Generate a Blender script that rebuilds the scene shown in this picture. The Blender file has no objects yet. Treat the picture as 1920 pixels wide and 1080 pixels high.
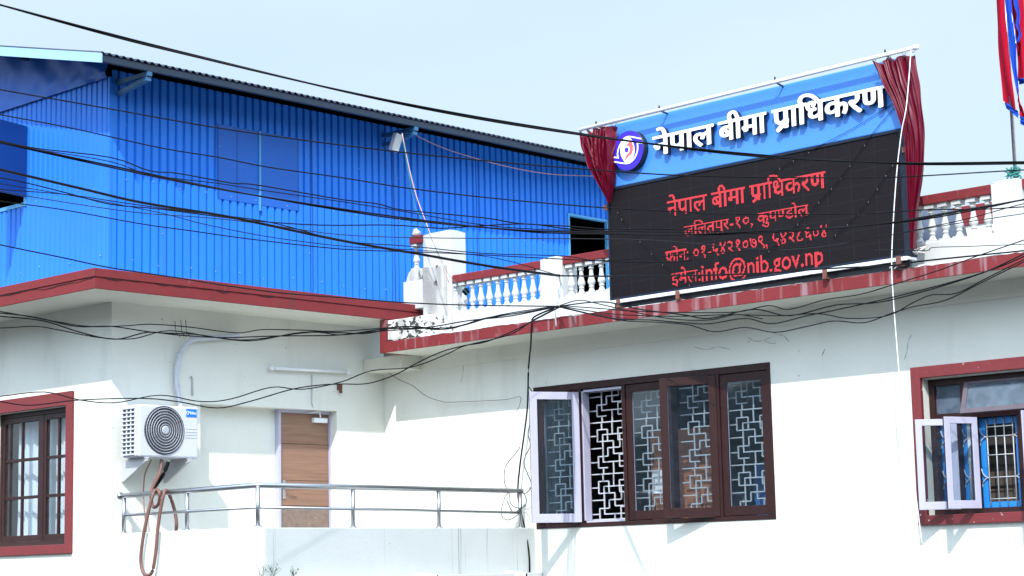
import bpy, bmesh, math, random, json
from mathutils import Vector, Matrix, Euler
random.seed(7)
R = math.radians
scene = bpy.context.scene
COL = scene.collection
H = 3.6                                   # eye height above the street; all numbers below are measured from the eye

# ---------------------------------------------------------------- camera
FPX = 3642.616
YAW, PITCH, ROLL = 0.75485603, 0.1446178, -0.02215628
FWD = Vector((-math.sin(YAW)*math.cos(PITCH), math.cos(YAW)*math.cos(PITCH), math.sin(PITCH)))
_r0 = Vector((math.cos(YAW), math.sin(YAW), 0)); _u0 = _r0.cross(FWD)
RIGHT = math.cos(ROLL)*_r0 + math.sin(ROLL)*_u0
UP = -math.sin(ROLL)*_r0 + math.cos(ROLL)*_u0
cam = bpy.data.cameras.new('camera'); camo = bpy.data.objects.new('camera', cam); COL.objects.link(camo)
cam.sensor_width = 36; cam.lens = FPX/1920*36; cam.clip_start = .1; cam.clip_end = 2000
M = Matrix((RIGHT, UP, -FWD)).transposed().to_4x4(); M.translation = Vector((0, 0, H))
camo.matrix_world = M
scene.camera = camo

# ---------------------------------------------------------------- sky, sun, exposure
SUN = Vector((-.666, 1, -1.165)).normalized()
world = bpy.data.worlds.new('World'); scene.world = world; world.use_nodes = True
wt = world.node_tree; wn = wt.nodes; wl = wt.links; wn.clear()
wo = wn.new('ShaderNodeOutputWorld'); bg = wn.new('ShaderNodeBackground')
sky = wn.new('ShaderNodeTexSky'); sky.sky_type = 'NISHITA'; sky.sun_disc = False
sky.sun_elevation = math.asin(-SUN.z); sky.sun_rotation = math.atan2(-SUN.x, -SUN.y)
sky.air_density = 1.3; sky.dust_density = 4.0; sky.ozone_density = 1.6; sky.altitude = 1300
tc = wn.new('ShaderNodeTexCoord'); mp = wn.new('ShaderNodeMapping'); mp.inputs['Scale'].default_value = (1.2, 1.2, 4)
nz = wn.new('ShaderNodeTexNoise'); nz.inputs['Scale'].default_value = 2.2; nz.inputs['Detail'].default_value = 7
cr = wn.new('ShaderNodeMapRange'); cr.inputs[1].default_value = .32; cr.inputs[2].default_value = .68; cr.inputs[3].default_value = .66; cr.inputs[4].default_value = .92
mx = wn.new('ShaderNodeMixRGB'); mx.inputs[2].default_value = (4.2, 5.15, 6.0, 1)      # thin high cloud veil over the blue
wl.new(tc.outputs['Generated'], mp.inputs[0]); wl.new(mp.outputs[0], nz.inputs['Vector']); wl.new(nz.outputs[0], cr.inputs[0])
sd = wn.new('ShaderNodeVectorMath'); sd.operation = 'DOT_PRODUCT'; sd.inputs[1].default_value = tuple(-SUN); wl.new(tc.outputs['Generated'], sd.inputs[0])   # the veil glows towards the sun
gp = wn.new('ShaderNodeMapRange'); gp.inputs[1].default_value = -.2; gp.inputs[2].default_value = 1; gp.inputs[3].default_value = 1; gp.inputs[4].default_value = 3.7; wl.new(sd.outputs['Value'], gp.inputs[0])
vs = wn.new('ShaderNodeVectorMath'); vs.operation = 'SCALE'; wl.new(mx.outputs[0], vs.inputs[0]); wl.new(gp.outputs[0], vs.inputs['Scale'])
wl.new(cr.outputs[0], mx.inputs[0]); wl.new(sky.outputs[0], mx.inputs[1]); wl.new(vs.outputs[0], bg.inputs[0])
bg.inputs[1].default_value = .085
wl.new(bg.outputs[0], wo.inputs[0])
sl = bpy.data.lights.new('sun', 'SUN'); sl.energy = 2.4; sl.angle = R(.5); sl.color = (1, .965, .9)
so = bpy.data.objects.new('sun', sl); COL.objects.link(so); so.rotation_euler = SUN.to_track_quat('-Z', 'Y').to_euler(); so.location = (8, -12, 30)
scene.view_settings.view_transform = 'Standard'; scene.view_settings.look = 'None'
scene.view_settings.exposure = 1.1; scene.view_settings.gamma = 1
scene.render.film_transparent = False
scene.cycles.max_bounces = 8; scene.cycles.transparent_max_bounces = 12

# ---------------------------------------------------------------- pixel -> point on a real plane
def ray(x, y): return (x-960)/FPX*RIGHT - (y-540)/FPX*UP + FWD
def onX(x, y, X): d = ray(x, y); return d*(X/d.x)
def onY(x, y, Y): d = ray(x, y); return d*(Y/d.y)
def at(x, y, D): return ray(x, y)*D
def depth(p): return Vector(p).dot(FWD)

# ---------------------------------------------------------------- materials
MATS = {}
def mat(name, col, rough=.6, metal=0., var=0., vscale=4., stretch=(1, 1, 1), bump=0., bscale=60., emit=None, spec=.5, layers=()):
    """layers: (colour, scale, stretch, threshold, softness, amount) dirt and stain patches with a shape of their own"""
    if name in MATS: return MATS[name]
    m = bpy.data.materials.new(name); m.use_nodes = True; t = m.node_tree; n = t.nodes; l = t.links
    b = n['Principled BSDF']; b.inputs['Roughness'].default_value = rough; b.inputs['Metallic'].default_value = metal
    b.inputs['Specular IOR Level'].default_value = spec
    g = n.new('ShaderNodeNewGeometry')
    def noise(scale, st, det=6):
        mp = n.new('ShaderNodeMapping'); mp.inputs['Scale'].default_value = st; l.new(g.outputs['Position'], mp.inputs[0])
        z = n.new('ShaderNodeTexNoise'); z.inputs['Scale'].default_value = scale; z.inputs['Detail'].default_value = det; l.new(mp.outputs[0], z.inputs['Vector'])
        return z.outputs[0]
    cur = None
    if var:
        r = n.new('ShaderNodeMapRange'); l.new(noise(vscale, stretch), r.inputs[0]); r.inputs[1].default_value = .25; r.inputs[2].default_value = .75
        r.inputs[3].default_value = 1-var; r.inputs[4].default_value = 1+var*.6
        v = n.new('ShaderNodeVectorMath'); v.operation = 'SCALE'; v.inputs[0].default_value = col[:3]; l.new(r.outputs[0], v.inputs['Scale']); cur = v.outputs[0]
    for (c2, sc, st, th, sf, am) in layers:
        r = n.new('ShaderNodeMapRange'); l.new(noise(sc, st, 9), r.inputs[0]); r.inputs[1].default_value = th; r.inputs[2].default_value = th+sf; r.inputs[3].default_value = 0; r.inputs[4].default_value = am
        x = n.new('ShaderNodeMixRGB'); l.new(r.outputs[0], x.inputs[0]); x.inputs[2].default_value = (*c2, 1)
        if cur: l.new(cur, x.inputs[1])
        else: x.inputs[1].default_value = (*col[:3], 1)
        cur = x.outputs[0]
    if cur: l.new(cur, b.inputs['Base Color'])
    else: b.inputs['Base Color'].default_value = (*col[:3], 1)
    if bump:
        bp = n.new('ShaderNodeBump'); bp.inputs['Strength'].default_value = bump; bp.inputs['Distance'].default_value = .01; l.new(noise(bscale, (1, 1, 1), 5), bp.inputs['Height']); l.new(bp.outputs[0], b.inputs['Normal'])
    if emit:
        b.inputs['Emission Color'].default_value = (*emit[0], 1); b.inputs['Emission Strength'].default_value = emit[1]
    MATS[name] = m; return m
def glass(name, dust, dustcol, dscale=9.):
    m = bpy.data.materials.new(name); m.use_nodes = True; t = m.node_tree; n = t.nodes; l = t.links; n.clear()
    o = n.new('ShaderNodeOutputMaterial'); tr = n.new('ShaderNodeBsdfTransparent'); tr.inputs[0].default_value = (.86, .9, .92, 1)
    gl = n.new('ShaderNodeBsdfGlossy'); gl.inputs['Roughness'].default_value = .04; df = n.new('ShaderNodeBsdfDiffuse'); df.inputs[0].default_value = (*dustcol, 1)
    ge = n.new('ShaderNodeNewGeometry'); dt = n.new('ShaderNodeVectorMath'); dt.operation = 'DOT_PRODUCT'; l.new(ge.outputs['Incoming'], dt.inputs[0]); l.new(ge.outputs['Normal'], dt.inputs[1])
    def mth(op, a, b=None):
        q = n.new('ShaderNodeMath'); q.operation = op
        for i, x in enumerate((a, b)):
            if x is None: continue
            if isinstance(x, (int, float)): q.inputs[i].default_value = x
            else: l.new(x, q.inputs[i])
        return q.outputs[0]
    fr = mth('MULTIPLY_ADD', mth('POWER', mth('SUBTRACT', 1.0, mth('ABSOLUTE', dt.outputs['Value'])), 5.0), .95); fr.node.inputs[2].default_value = .04
    a = n.new('ShaderNodeMixShader'); b = n.new('ShaderNodeMixShader')
    g = n.new('ShaderNodeNewGeometry'); z = n.new('ShaderNodeTexNoise'); z.inputs['Scale'].default_value = dscale; z.inputs['Detail'].default_value = 8; l.new(g.outputs['Position'], z.inputs['Vector'])
    r = n.new('ShaderNodeMapRange'); l.new(z.outputs[0], r.inputs[0]); r.inputs[1].default_value = .3; r.inputs[2].default_value = .8; r.inputs[3].default_value = dust*.5; r.inputs[4].default_value = dust*1.7
    l.new(fr, a.inputs[0]); l.new(tr.outputs[0], a.inputs[1]); l.new(gl.outputs[0], a.inputs[2])
    l.new(r.outputs[0], b.inputs[0]); l.new(a.outputs[0], b.inputs[1]); l.new(df.outputs[0], b.inputs[2]); l.new(b.outputs[0], o.inputs[0])
    MATS[name] = m; return m
GREY = (.2, .2, .19)
PLASTER = mat('cream_plaster', (.675, .69, .645), .9, var=.06, vscale=1.3, bump=.45, bscale=14, spec=.2,
    layers=[((.44, .43, .36), 2.2, (1.2, 1.2, .25), .58, .22, .40), ((.20, .19, .15), 7, (1, 1, 1.3), .70, .04, .5)])
SOFFIT = mat('soffit_plaster', (.68, .68, .61), .9, var=.05, vscale=1.0, bump=.15, bscale=25, spec=.2, layers=[((.48, .46, .36), 1.6, (1, 1, 1), .58, .25, .4)])
REDP = mat('red_painted_concrete', (.17, .020, .024), .75, var=.12, vscale=3, bump=.3, bscale=18, spec=.3,
    layers=[((.10, .03, .03), 3.2, (1, 1, .5), .66, .05, .5), ((.30, .2, .2), 26, (1, 1, .12), .66, .08, .3)])
REDW = mat('red_streaked_concrete', (.17, .020, .024), .75, var=.12, vscale=3, bump=.3, bscale=18, spec=.3,
    layers=[((.33, .27, .29), 9, (1, 1, .06), .53, .12, .5), ((.24, .22, .23), 2.2, (1, 1, 1), .62, .10, .5)])
WHITEP = mat('white_painted_plaster', (.50, .512, .52), .85, var=.05, vscale=2.5, bump=.25, bscale=22, spec=.2, layers=[((.45, .45, .42), 3.0, (1, 1, .4), .66, .1, .35)])
WORN = mat('weathered_white_plaster', (.46, .46, .44), .95, var=.15, vscale=5, bump=.6, bscale=30, spec=.1,
    layers=[((.22, .22, .21), 3.0, (1, 1, .3), .50, .12, .75), ((.03, .03, .03), 7, (1, 1, .5), .60, .06, .9)])
MOSSY = mat('mould_stained_plaster', (.66, .67, .65), .95, var=.2, vscale=7, bump=.6, bscale=30, spec=.1,
    layers=[((.30, .30, .29), 6, (1, 1, 1), .48, .1, .7), ((.03, .03, .03), 12, (1, 1, 1.6), .55, .04, .95)])
PARAP = mat('parapet_plaster', (.47, .50, .51), .9, var=.05, vscale=2, bump=.3, bscale=22, spec=.2,
    layers=[((.17, .18, .19), 11, (1.6, 1.6, .02), .63, .04, .6), ((.08, .08, .07), 16, (1, 1, 1), .73, .03, .6)])
BROWN = mat('dark_brown_gloss_paint', (.026, .0075, .0075), .42, spec=.3, var=.2, vscale=6, bump=.1, bscale=20, layers=[((.30, .25, .27), 22, (1, 1, .3), .735, .03, .6)])
LAV = mat('lavender_white_gloss_paint', (.42, .415, .54), .45, var=.06, vscale=5, layers=[((.30, .24, .25), 20, (1, 1, .4), .70, .03, .5)])
LATT = mat('white_painted_iron', (.42, .44, .48), .5, var=.08, vscale=10)
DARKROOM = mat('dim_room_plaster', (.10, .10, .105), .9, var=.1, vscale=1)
SHEDB = mat('blue_painted_sheet', (.016, .165, .66), .45, var=.08, vscale=1.6, stretch=(1, 1, .35), spec=.25, layers=[((.03, .12, .42), 2.2, (1, 1, .2), .66, .08, .4)])
SHEDF = mat('blue_flat_sheet', (.013, .105, .46), .42, var=.06, vscale=2, spec=.25, layers=[((.30, .26, .24), 8, (1, 1, .5), .75, .05, .4)])
SHUTB = mat('deep_blue_sheet', (.005, .045, .22), .45, var=.06, vscale=2)
ROOFB = mat('blue_roof_sheet', (.006, .016, .042), .45, var=.15, vscale=3)  # base colour darkened to deepen the shade under the shed eave
BEAMD = mat('dark_blue_steel', (.006, .018, .04), .6, var=.15, vscale=5)
BEAMB = mat('teal_blue_steel', (.022, .10, .22), .5, var=.12, vscale=5, layers=[((.12, .07, .045), 12, (1, 1, 1), .68, .06, .5)])
LTBLUE = mat('light_blue_steel', (.055, .26, .52), .5, var=.08, vscale=6)
BARGE = mat('pale_blue_weathered_steel', (.27, .46, .70), .5, var=.06, vscale=4, layers=[((.42, .27, .16), 9, (1, 1, 2.), .66, .05, .6)])
SCREW = mat('zinc_screw', (.30, .36, .45), .5, metal=.3)
STEEL = mat('stainless_steel', (.44, .45, .48), .34, metal=1., var=.1, vscale=12)
BLACKC = mat('black_cable_jacket', (.0025, .0025, .004), .6, spec=.12)
GREYC = mat('faded_grey_cable_jacket', (.012, .013, .018), .7, spec=.2)
SCREEN = mat('led_module_black', (.0075, .0055, .0075), .65, spec=.15, var=.12, vscale=30, layers=[((.022, .013, .008), 60, (1, 1, 1), .60, .1, .5)])
FRAMED = mat('dark_blue_grey_metal', (.010, .016, .032), .5, spec=.2)
PANEL = mat('sky_blue_acrylic_panel', (.052, .215, .66), .4, var=.03, vscale=1.5, spec=.4)
LEDR = mat('lit_red_led', (.25, .01, .012), .5, emit=((1, .055, .085), .33))
ACRW = mat('white_acrylic', (.84, .85, .86), .35)
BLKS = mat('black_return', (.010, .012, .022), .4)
PURP = mat('violet_acrylic', (.045, .022, .55), .4, spec=.2)
CORAL = mat('coral_red_acrylic', (.78, .10, .12), .35)
SATIN = mat('maroon_satin', (.105, .0022, .015), .38, spec=.25)
RUST = mat('rust_brown_steel', (.16, .055, .04), .75, var=.2, vscale=20)
WHITEM = mat('white_enamel', (.72, .74, .78), .4, var=.03, vscale=6)
ACW = mat('ac_white_enamel', (.50, .515, .58), .42)
ACFAN = mat('ac_fan_dark_plastic', (.045, .05, .065), .5)
ACRING = mat('ac_guard_grey', (.34, .36, .41), .45)
BADGE = mat('bright_blue_badge', (.012, .16, .58), .35)
WOOD = mat('brown_veneer', (.25, .138, .095), .55, var=.2, vscale=5, stretch=(1, .35, 6), layers=[((.14, .065, .04), 4, (1, .3, 9), .56, .12, .5)])
WOODG = mat('worn_grey_brown_veneer', (.20, .145, .12), .7, var=.25, vscale=14, layers=[((.55, .5, .47), 30, (1, 1, 1), .68, .04, .5)])
CURTW = mat('white_net_curtain', (.74, .77, .82), .9)
ROPEW = mat('white_cord', (.75, .77, .80), .7)
TEAL = mat('teal_twine', (.012, .20, .18), .7)
PINK = mat('faded_pink_twine', (.48, .28, .29), .8)
HOSE = mat('brown_rubber_hose', (.15, .068, .055), .55, var=.12, vscale=10)
FOAM = mat('grey_pipe_wrap', (.50, .53, .60), .7, var=.12, vscale=30)
FLAGR = mat('crimson_flag_cloth', (.31, .004, .020), .85, spec=.08)
FLAGB = mat('royal_blue_flag_cloth', (.010, .055, .38), .85, spec=.08)
LEAF = mat('weed_green', (.07, .13, .05), .7, var=.3, vscale=20)
TANKM = mat('blue_grey_tank_plastic', (.06, .078, .12), .5, var=.1, vscale=3)
BOARD = mat('orange_brown_plywood', (.36, .14, .07), .7, var=.15, vscale=6)
PAPER = mat('white_paper', (.75, .76, .78), .8)
BLIND = mat('brown_grey_roller_blind', (.075, .062, .054), .8, var=.1, vscale=4)
BLUEW = mat('bright_blue_window_paint', (.015, .21, .62), .4, var=.05, vscale=6)
SOIL = mat('street_asphalt', (.05, .05, .05), .95, var=.2, vscale=1, bump=.5, bscale=8)
ROOFC = mat('grey_cement_screed', (.45, .44, .41), .95, var=.15, vscale=1.2, bump=.4, bscale=15)
TUBEW = mat('tube_lamp_glass', (.78, .80, .82), .3)
GL_DUST = glass('dusty_glass', .022, (.22, .32, .47), 14)
GL_OLD = glass('old_dusty_glass', .17, (.30, .39, .52), 9)
GL_CLEAR = glass('clear_glass', .02, (.5, .53, .56), 6)

# ---------------------------------------------------------------- building blocks
def info(o, label=None, cat=None, group=None, kind=None):
    if label: o['label'] = label
    if cat: o['category'] = cat
    if group: o['group'] = group
    if kind: o['kind'] = kind
    return o
def empty(name, loc=(0, 0, 0), label=None, cat=None, group=None, rz=0., kind=None):
    o = bpy.data.objects.new(name, None); COL.objects.link(o); o.location = (loc[0], loc[1], loc[2]+H); o.rotation_euler = (0, 0, rz); o.empty_display_size = .2
    return info(o, label, cat, group, kind)
def base_of(p):
    v = Vector()
    while p is not None: v += Vector(p.location); p = p.parent
    return v
class MB:
    def __init__(s): s.v = []; s.f = []; s.mi = []; s.sm = []
    def add(s, vs, fs, mi=0, sm=False):
        k = len(s.v); s.v += [Vector(p) for p in vs]
        for f in fs: s.f.append([k+i for i in f]); s.mi.append(mi); s.sm.append(sm)
        return s
    def box(s, x0, x1, y0, y1, z0, z1, mi=0):
        v = [(x, y, z) for z in (z0, z1) for y in (y0, y1) for x in (x0, x1)]
        return s.add(v, [(0, 2, 3, 1), (4, 5, 7, 6), (0, 1, 5, 4), (2, 6, 7, 3), (0, 4, 6, 2), (1, 3, 7, 5)], mi)
    def bar(s, a, b, w, h, up=(0, 0, 1), mi=0):
        a = Vector(a); b = Vector(b); d = (b-a).normalized(); u = Vector(up); sx = d.cross(u).normalized()*w/2; sz = sx.cross(d).normalized()*h/2
        v = [p+i*sx+j*sz for p in (a, b) for j in (-1, 1) for i in (-1, 1)]
        return s.add(v, [(0, 2, 3, 1), (4, 5, 7, 6), (0, 1, 5, 4), (2, 6, 7, 3), (0, 4, 6, 2), (1, 3, 7, 5)], mi)
    def tube(s, pts, r, n=8, mi=0, caps=True, rfun=None):
        pts = [Vector(p) for p in pts]; k = len(s.v); N = len(pts); ref = Vector((0, 0, 1))
        for i, p in enumerate(pts):
            d = (pts[min(i+1, N-1)]-pts[max(i-1, 0)]).normalized()
            a = d.cross(ref if abs(d.z) < .9 else Vector((1, 0, 0))).normalized(); b = a.cross(d)
            rr = rfun(i/(N-1)) if rfun else r
            for j in range(n): t = 2*math.pi*j/n; s.v.append(p+rr*(math.cos(t)*a+math.sin(t)*b))
        for i in range(N-1):
            for j in range(n):
                s.f.append([k+i*n+j, k+i*n+(j+1) % n, k+(i+1)*n+(j+1) % n, k+(i+1)*n+j]); s.mi.append(mi); s.sm.append(True)
        if caps:
            s.f.append([k+j for j in range(n)]); s.mi.append(mi); s.sm.append(False)
            s.f.append([k+(N-1)*n+j for j in reversed(range(n))]); s.mi.append(mi); s.sm.append(False)
        return s
    def lathe(s, prof, c=(0, 0, 0), n=16, ax='z', mi=0):
        c = Vector(c); k = len(s.v)
        for r, z in prof:
            for j in range(n):
                t = 2*math.pi*j/n; a, b = r*math.cos(t), r*math.sin(t)
                s.v.append(c+(Vector((a, b, z)) if ax == 'z' else Vector((z, a, b)) if ax == 'x' else Vector((a, z, b))))
        for i in range(len(prof)-1):
            for j in range(n):
                s.f.append([k+i*n+j, k+i*n+(j+1) % n, k+(i+1)*n+(j+1) % n, k+(i+1)*n+j]); s.mi.append(mi); s.sm.append(True)
        s.f.append([k+j for j in reversed(range(n))]); s.mi.append(mi); s.sm.append(False)
        s.f.append([k+(len(prof)-1)*n+j for j in range(n)]); s.mi.append(mi); s.sm.append(False)
        return s
    def grid(s, fn, nu, nv, mi=0, sm=True):
        vs = [fn(i/nu, j/nv) for j in range(nv+1) for i in range(nu+1)]
        return s.add(vs, [(j*(nu+1)+i, j*(nu+1)+i+1, (j+1)*(nu+1)+i+1, (j+1)*(nu+1)+i) for j in range(nv) for i in range(nu)], mi, sm)
    def prism(s, poly, d, mi=0, side=None):
        """poly: 3-D points in a plane, pushed along vector d"""
        n = len(poly); d = Vector(d); side = mi if side is None else side
        k = len(s.v); s.v += [Vector(p) for p in poly] + [Vector(p)+d for p in poly]
        s.f += [list(range(k, k+n)), list(range(k+2*n-1, k+n-1, -1))]; s.mi += [mi, mi]; s.sm += [False, False]
        for i in range(n): s.f.append([k+i, k+(i+1) % n, k+n+(i+1) % n, k+n+i]); s.mi.append(side); s.sm.append(False)
        return s
    def build(s, name, mats, parent=None, local=False, bevel=0., recalc=True, solid=0.):
        if not isinstance(mats, (list, tuple)): mats = [mats]
        off = Vector() if local else base_of(parent)-Vector((0, 0, H))
        me = bpy.data.meshes.new(name); me.from_pydata([tuple(v-off) for v in s.v], [], s.f)
        for m in mats: me.materials.append(m)
        for p, mi, sm in zip(me.polygons, s.mi, s.sm): p.material_index = mi; p.use_smooth = sm
        if recalc:
            b = bmesh.new(); b.from_mesh(me); bmesh.ops.recalc_face_normals(b, faces=b.faces); b.to_mesh(me); b.free()
        o = bpy.data.objects.new(name, me); COL.objects.link(o)
        if parent: o.parent = parent
        if bevel:
            bv = o.modifiers.new('edge', 'BEVEL'); bv.width = bevel; bv.segments = 2; bv.limit_method = 'ANGLE'; bv.angle_limit = R(40)
        if solid:
            sd = o.modifiers.new('thick', 'SOLIDIFY'); sd.thickness = solid
        return o
def smooth(pts, sub=6):
    P = [Vector(p) for p in pts]; out = []
    for i in range(len(P)-1):
        a, b, c, d = P[max(i-1, 0)], P[i], P[i+1], P[min(i+2, len(P)-1)]
        for k in range(sub):
            t = k/sub; out.append(.5*((2*b)+(c-a)*t+(2*a-5*b+4*c-d)*t*t+(3*b-3*c+d-a)*t**3))
    out.append(P[-1]); return out
def wall_sheet(mp, a0, a1, z0, z1, ops, th):
    """a wall of thickness th with rectangular openings; mp(a, z, depth) -> point"""
    mb = MB(); A = sorted({a0, a1, *[o[0] for o in ops], *[o[1] for o in ops]}); Z = sorted({z0, z1, *[o[2] for o in ops], *[o[3] for o in ops]})
    A = [a for a in A if a0 <= a <= a1]; Z = [z for z in Z if z0 <= z <= z1]
    def hole(i, j):
        if i < 0 or j < 0 or i >= len(A)-1 or j >= len(Z)-1: return None
        a, z = (A[i]+A[i+1])/2, (Z[j]+Z[j+1])/2
        return any(o[0] < a < o[1] and o[2] < z < o[3] for o in ops)
    for i in range(len(A)-1):
        for j in range(len(Z)-1):
            if hole(i, j): continue
            for d in (0, th): mb.add([mp(A[i], Z[j], d), mp(A[i+1], Z[j], d), mp(A[i+1], Z[j+1], d), mp(A[i], Z[j+1], d)], [(0, 1, 2, 3)])
            for (di, dj, p, q) in ((-1, 0, (A[i], Z[j]), (A[i], Z[j+1])), (1, 0, (A[i+1], Z[j]), (A[i+1], Z[j+1])), (0, -1, (A[i], Z[j]), (A[i+1], Z[j])), (0, 1, (A[i], Z[j+1]), (A[i+1], Z[j+1]))):
                if hole(i+di, j+dj) in (True, None): mb.add([mp(*p, 0), mp(*q, 0), mp(*q, th), mp(*p, th)], [(0, 1, 2, 3)])
    return mb
def frame_mb(mb, mp, a0, a1, z0, z1, w, d0, d1, mi=0, wb=None, wt=None):
    """rectangular frame: stiles full height, rails butted between them"""
    wb = wb or w; wt = wt or w
    def bx(A0, A1, B0, B1):
        v = [mp(a, z, d) for d in (d0, d1) for z in (B0, B1) for a in (A0, A1)]
        mb.add(v, [(0, 2, 3, 1), (4, 5, 7, 6), (0, 1, 5, 4), (2, 6, 7, 3), (0, 4, 6, 2), (1, 3, 7, 5)], mi)
    bx(a0, a0+w, z0, z1); bx(a1-w, a1, z0, z1); bx(a0+w, a1-w, z0, z0+wb); bx(a0+w, a1-w, z1-wt, z1)
    return mb
def bx3(mb, mp, a0, a1, z0, z1, d0, d1, mi=0):
    v = [mp(a, z, d) for d in (d0, d1) for z in (z0, z1) for a in (a0, a1)]
    return mb.add(v, [(0, 2, 3, 1), (4, 5, 7, 6), (0, 1, 5, 4), (2, 6, 7, 3), (0, 4, 6, 2), (1, 3, 7, 5)], mi)
def copy_tree(o, parent=None):
    c = o.copy(); COL.objects.link(c)
    if parent: c.parent = parent
    for ch in list(o.children): copy_tree(ch, c)
    return c
def text_mesh(name, body, size, mtx, material, parent, extrude=.001):
    c = bpy.data.curves.new(name, 'FONT'); c.body = body; c.size = size; c.extrude = extrude; c.align_x = 'CENTER'; c.align_y = 'CENTER'
    t = bpy.data.objects.new(name, c); COL.objects.link(t); bpy.context.view_layer.update()
    me = bpy.data.meshes.new_from_object(t.evaluated_get(bpy.context.evaluated_depsgraph_get())); bpy.data.objects.remove(t)
    me.name = name; me.transform(mtx); me.materials.clear(); me.materials.append(material)
    o = bpy.data.objects.new(name, me); COL.objects.link(o); o.parent = parent; return o

# ================================================================ THE SETTING
g = MB(); g.box(-300, 300, -300, 300, -3.75, -3.6); info(g.build('ground', SOIL), kind='structure')
def blocker_ridge(u, v):  # unseen ridge added behind the camera to block low sky and darken the eaves
    a = math.atan2(-.74, .67)+R(105)*(2*u-1); edge = min(1, 5*u, 5*(1-u)); r = 130+60*v
    h = (44+7*math.sin(u*17)+4*math.sin(u*41+2))*edge
    return (r*math.cos(a), r*math.sin(a), -3.7+h*math.sin(math.pi/2*min(1, v*1.35))+1.5*math.sin(u*90)*math.sin(v*7))
hl = MB(); hl.grid(blocker_ridge, 120, 14); info(hl.build('unseen_sky_blocker', mat('sky_blocker_green', (.045, .06, .035), .95, var=.4, vscale=.08, spec=.1), recalc=False), kind='structure')

# ================================================================ THE OFFICE BUILDING
bld = empty('office_building', (-20, 14, -3.6), 'cream plastered two-storey office with red roof edges, brown windows and a small balcony', 'building')
mpA = lambda a, z, d: (a, 14.0+d, z)
mpB = lambda a, z, d: (-20.0-d, a, z)
mpC = lambda a, z, d: (a, 18.59+d, z)
WA = (-22.65, -20.925, .455, 2.20)
WC = (-17.14, -13.36, .54, 2.36)
WR = (-11.33, -8.75, .50, 1.985)
NI = (15.37, 17.70, .10, 2.22)
wall_sheet(mpA, -29, -20, -3.6, 3.418, [WA], .23).build('wall', PLASTER, bld)
wall_sheet(mpB, 14.23, 18.59, -3.6, 3.418, [NI], .2).build('wall', PLASTER, bld)
m = MB(); m.box(-20.4, -20.2, 14.6, 18.4, 0, 2.5); m.build('wall', PLASTER, bld)
wall_sheet(mpC, -20, 3.0, -3.6, 2.77, [WC, WR], .23).build('wall', PLASTER, bld)
m = MB(); m.box(-20, 3.0, 18.565, 18.82, 2.77, 2.963); m.build('lintel_band', PLASTER, bld)
m = MB(); m.box(-19.995, -19.22, 18.2, 18.565, 2.78, 2.9605); m.build('corbel', SOFFIT, bld)
m = MB(); m.box(-29.5, -19.18, 13.18, 18.64, 3.418, 3.62); m.box(-29.5, -20.6, 18.64, 34, 3.2, 3.615); m.build('roof_slab', SOFFIT, bld)
m = MB(); m.box(-29.5, -19.18, 13.18, 18.64, 3.6205, 3.64); m.box(-29.5, -20.6, 18.64, 34, 3.616, 3.64); m.build('roof_screed', ROOFC, bld)
# red fascia of the upper slab, upper band a finger proud of the lower one
def wob(mb, n, fn, h0, h1, amp=.004):
    ph = random.random()*9
    def f(u, v): p, nrm = fn(u); return Vector(p)+Vector(nrm)*amp*math.sin(u*23+ph+v*3)*random.random()+Vector((0, 0, h0+(h1-h0)*v+(.004*math.sin(u*31+ph) if 0 < v < 1 else 0)))
    return mb.grid(f, n, 2)
m = MB(); m.box(-29.5, -19.16, 13.16, 13.18, 3.415, 3.555); m.box(-19.18, -19.16, 13.18, 18.66, 3.415, 3.555)
m.box(-29.5, -19.148, 13.148, 13.18, 3.557, 3.662); m.box(-19.18, -19.148, 13.18, 18.66, 3.557, 3.662)
m.build('fascia', REDP, bld, bevel=.006)
# crack that runs along the fascia
m = MB()
for (a, b) in (((-26, 13.156, 3.0), (-19.16, 13.156, 3.0)), ((-19.156, 13.16, 3.0), (-19.156, 16.2, 3.0))):
    pts = []
    for i in range(90):
        t = i/89; p = Vector(a).lerp(Vector(b), t); p.z = 3.556+.018*math.sin(t*17)*math.sin(t*41+1)+random.uniform(-.006, .006)-.02*t*(a[0] < -20)
        pts.append(p)
    m.tube(pts, .0045, 4, rfun=lambda t: .002+.004*abs(math.sin(t*23)))
m.build('crack', mat('dark_crack', (.03, .018, .018), .95), bld)
# lower slab over the right wing
m = MB(); m.box(-19.2, 3.0, 17.865, 18.565, 2.963, 3.105); m.box(-20.6, 3.0, 18.82, 34, 2.963, 3.105); m.box(-19.2, 3.0, 18.565, 18.82, 2.9635, 3.105); m.build('roof_slab', SOFFIT, bld)
m = MB(); m.box(-19.1, 3.0, 17.88, 34, 3.1055, 3.118); m.build('roof_screed', MOSSY, bld)
m = MB(); m.box(-19.275, 3.0, 17.845, 17.865, 2.96, 3.108); m.box(-19.275, -19.165, 17.845, 18.3, 3.108, 3.412); m.box(-19.275, -19.2, 17.865, 18.4, 2.96, 3.108)
m.build('fascia', REDW, bld, bevel=.005)
m = MB(); m.box(-19.16, -18.34, 17.885, 18.3, 3.118, 3.40); m.build('upstand', MOSSY, bld, bevel=.012)
# rough slurry lip on top of the red band
m = MB(); pts_l = []
for i in range(220):
    x = -18.35+21.3*i/219; pts_l.append((x, 17.846-random.random()*.004, 3.104+.007*math.sin(i*.6)+random.uniform(-.008, .010)))
for i in range(219):
    a, b = Vector(pts_l[i]), Vector(pts_l[i+1]); z1 = 3.128 if not -15.2 < a.x < -10.95 else 3.112
    m.add([a, b, (b.x, b.y+.02, z1), (a.x, a.y+.02, z1), (b.x, 17.93, z1), (a.x, 17.93, z1)], [(0, 1, 2, 3), (3, 2, 4, 5)])
m.build('slurry_lip', WHITEP, bld)

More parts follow.
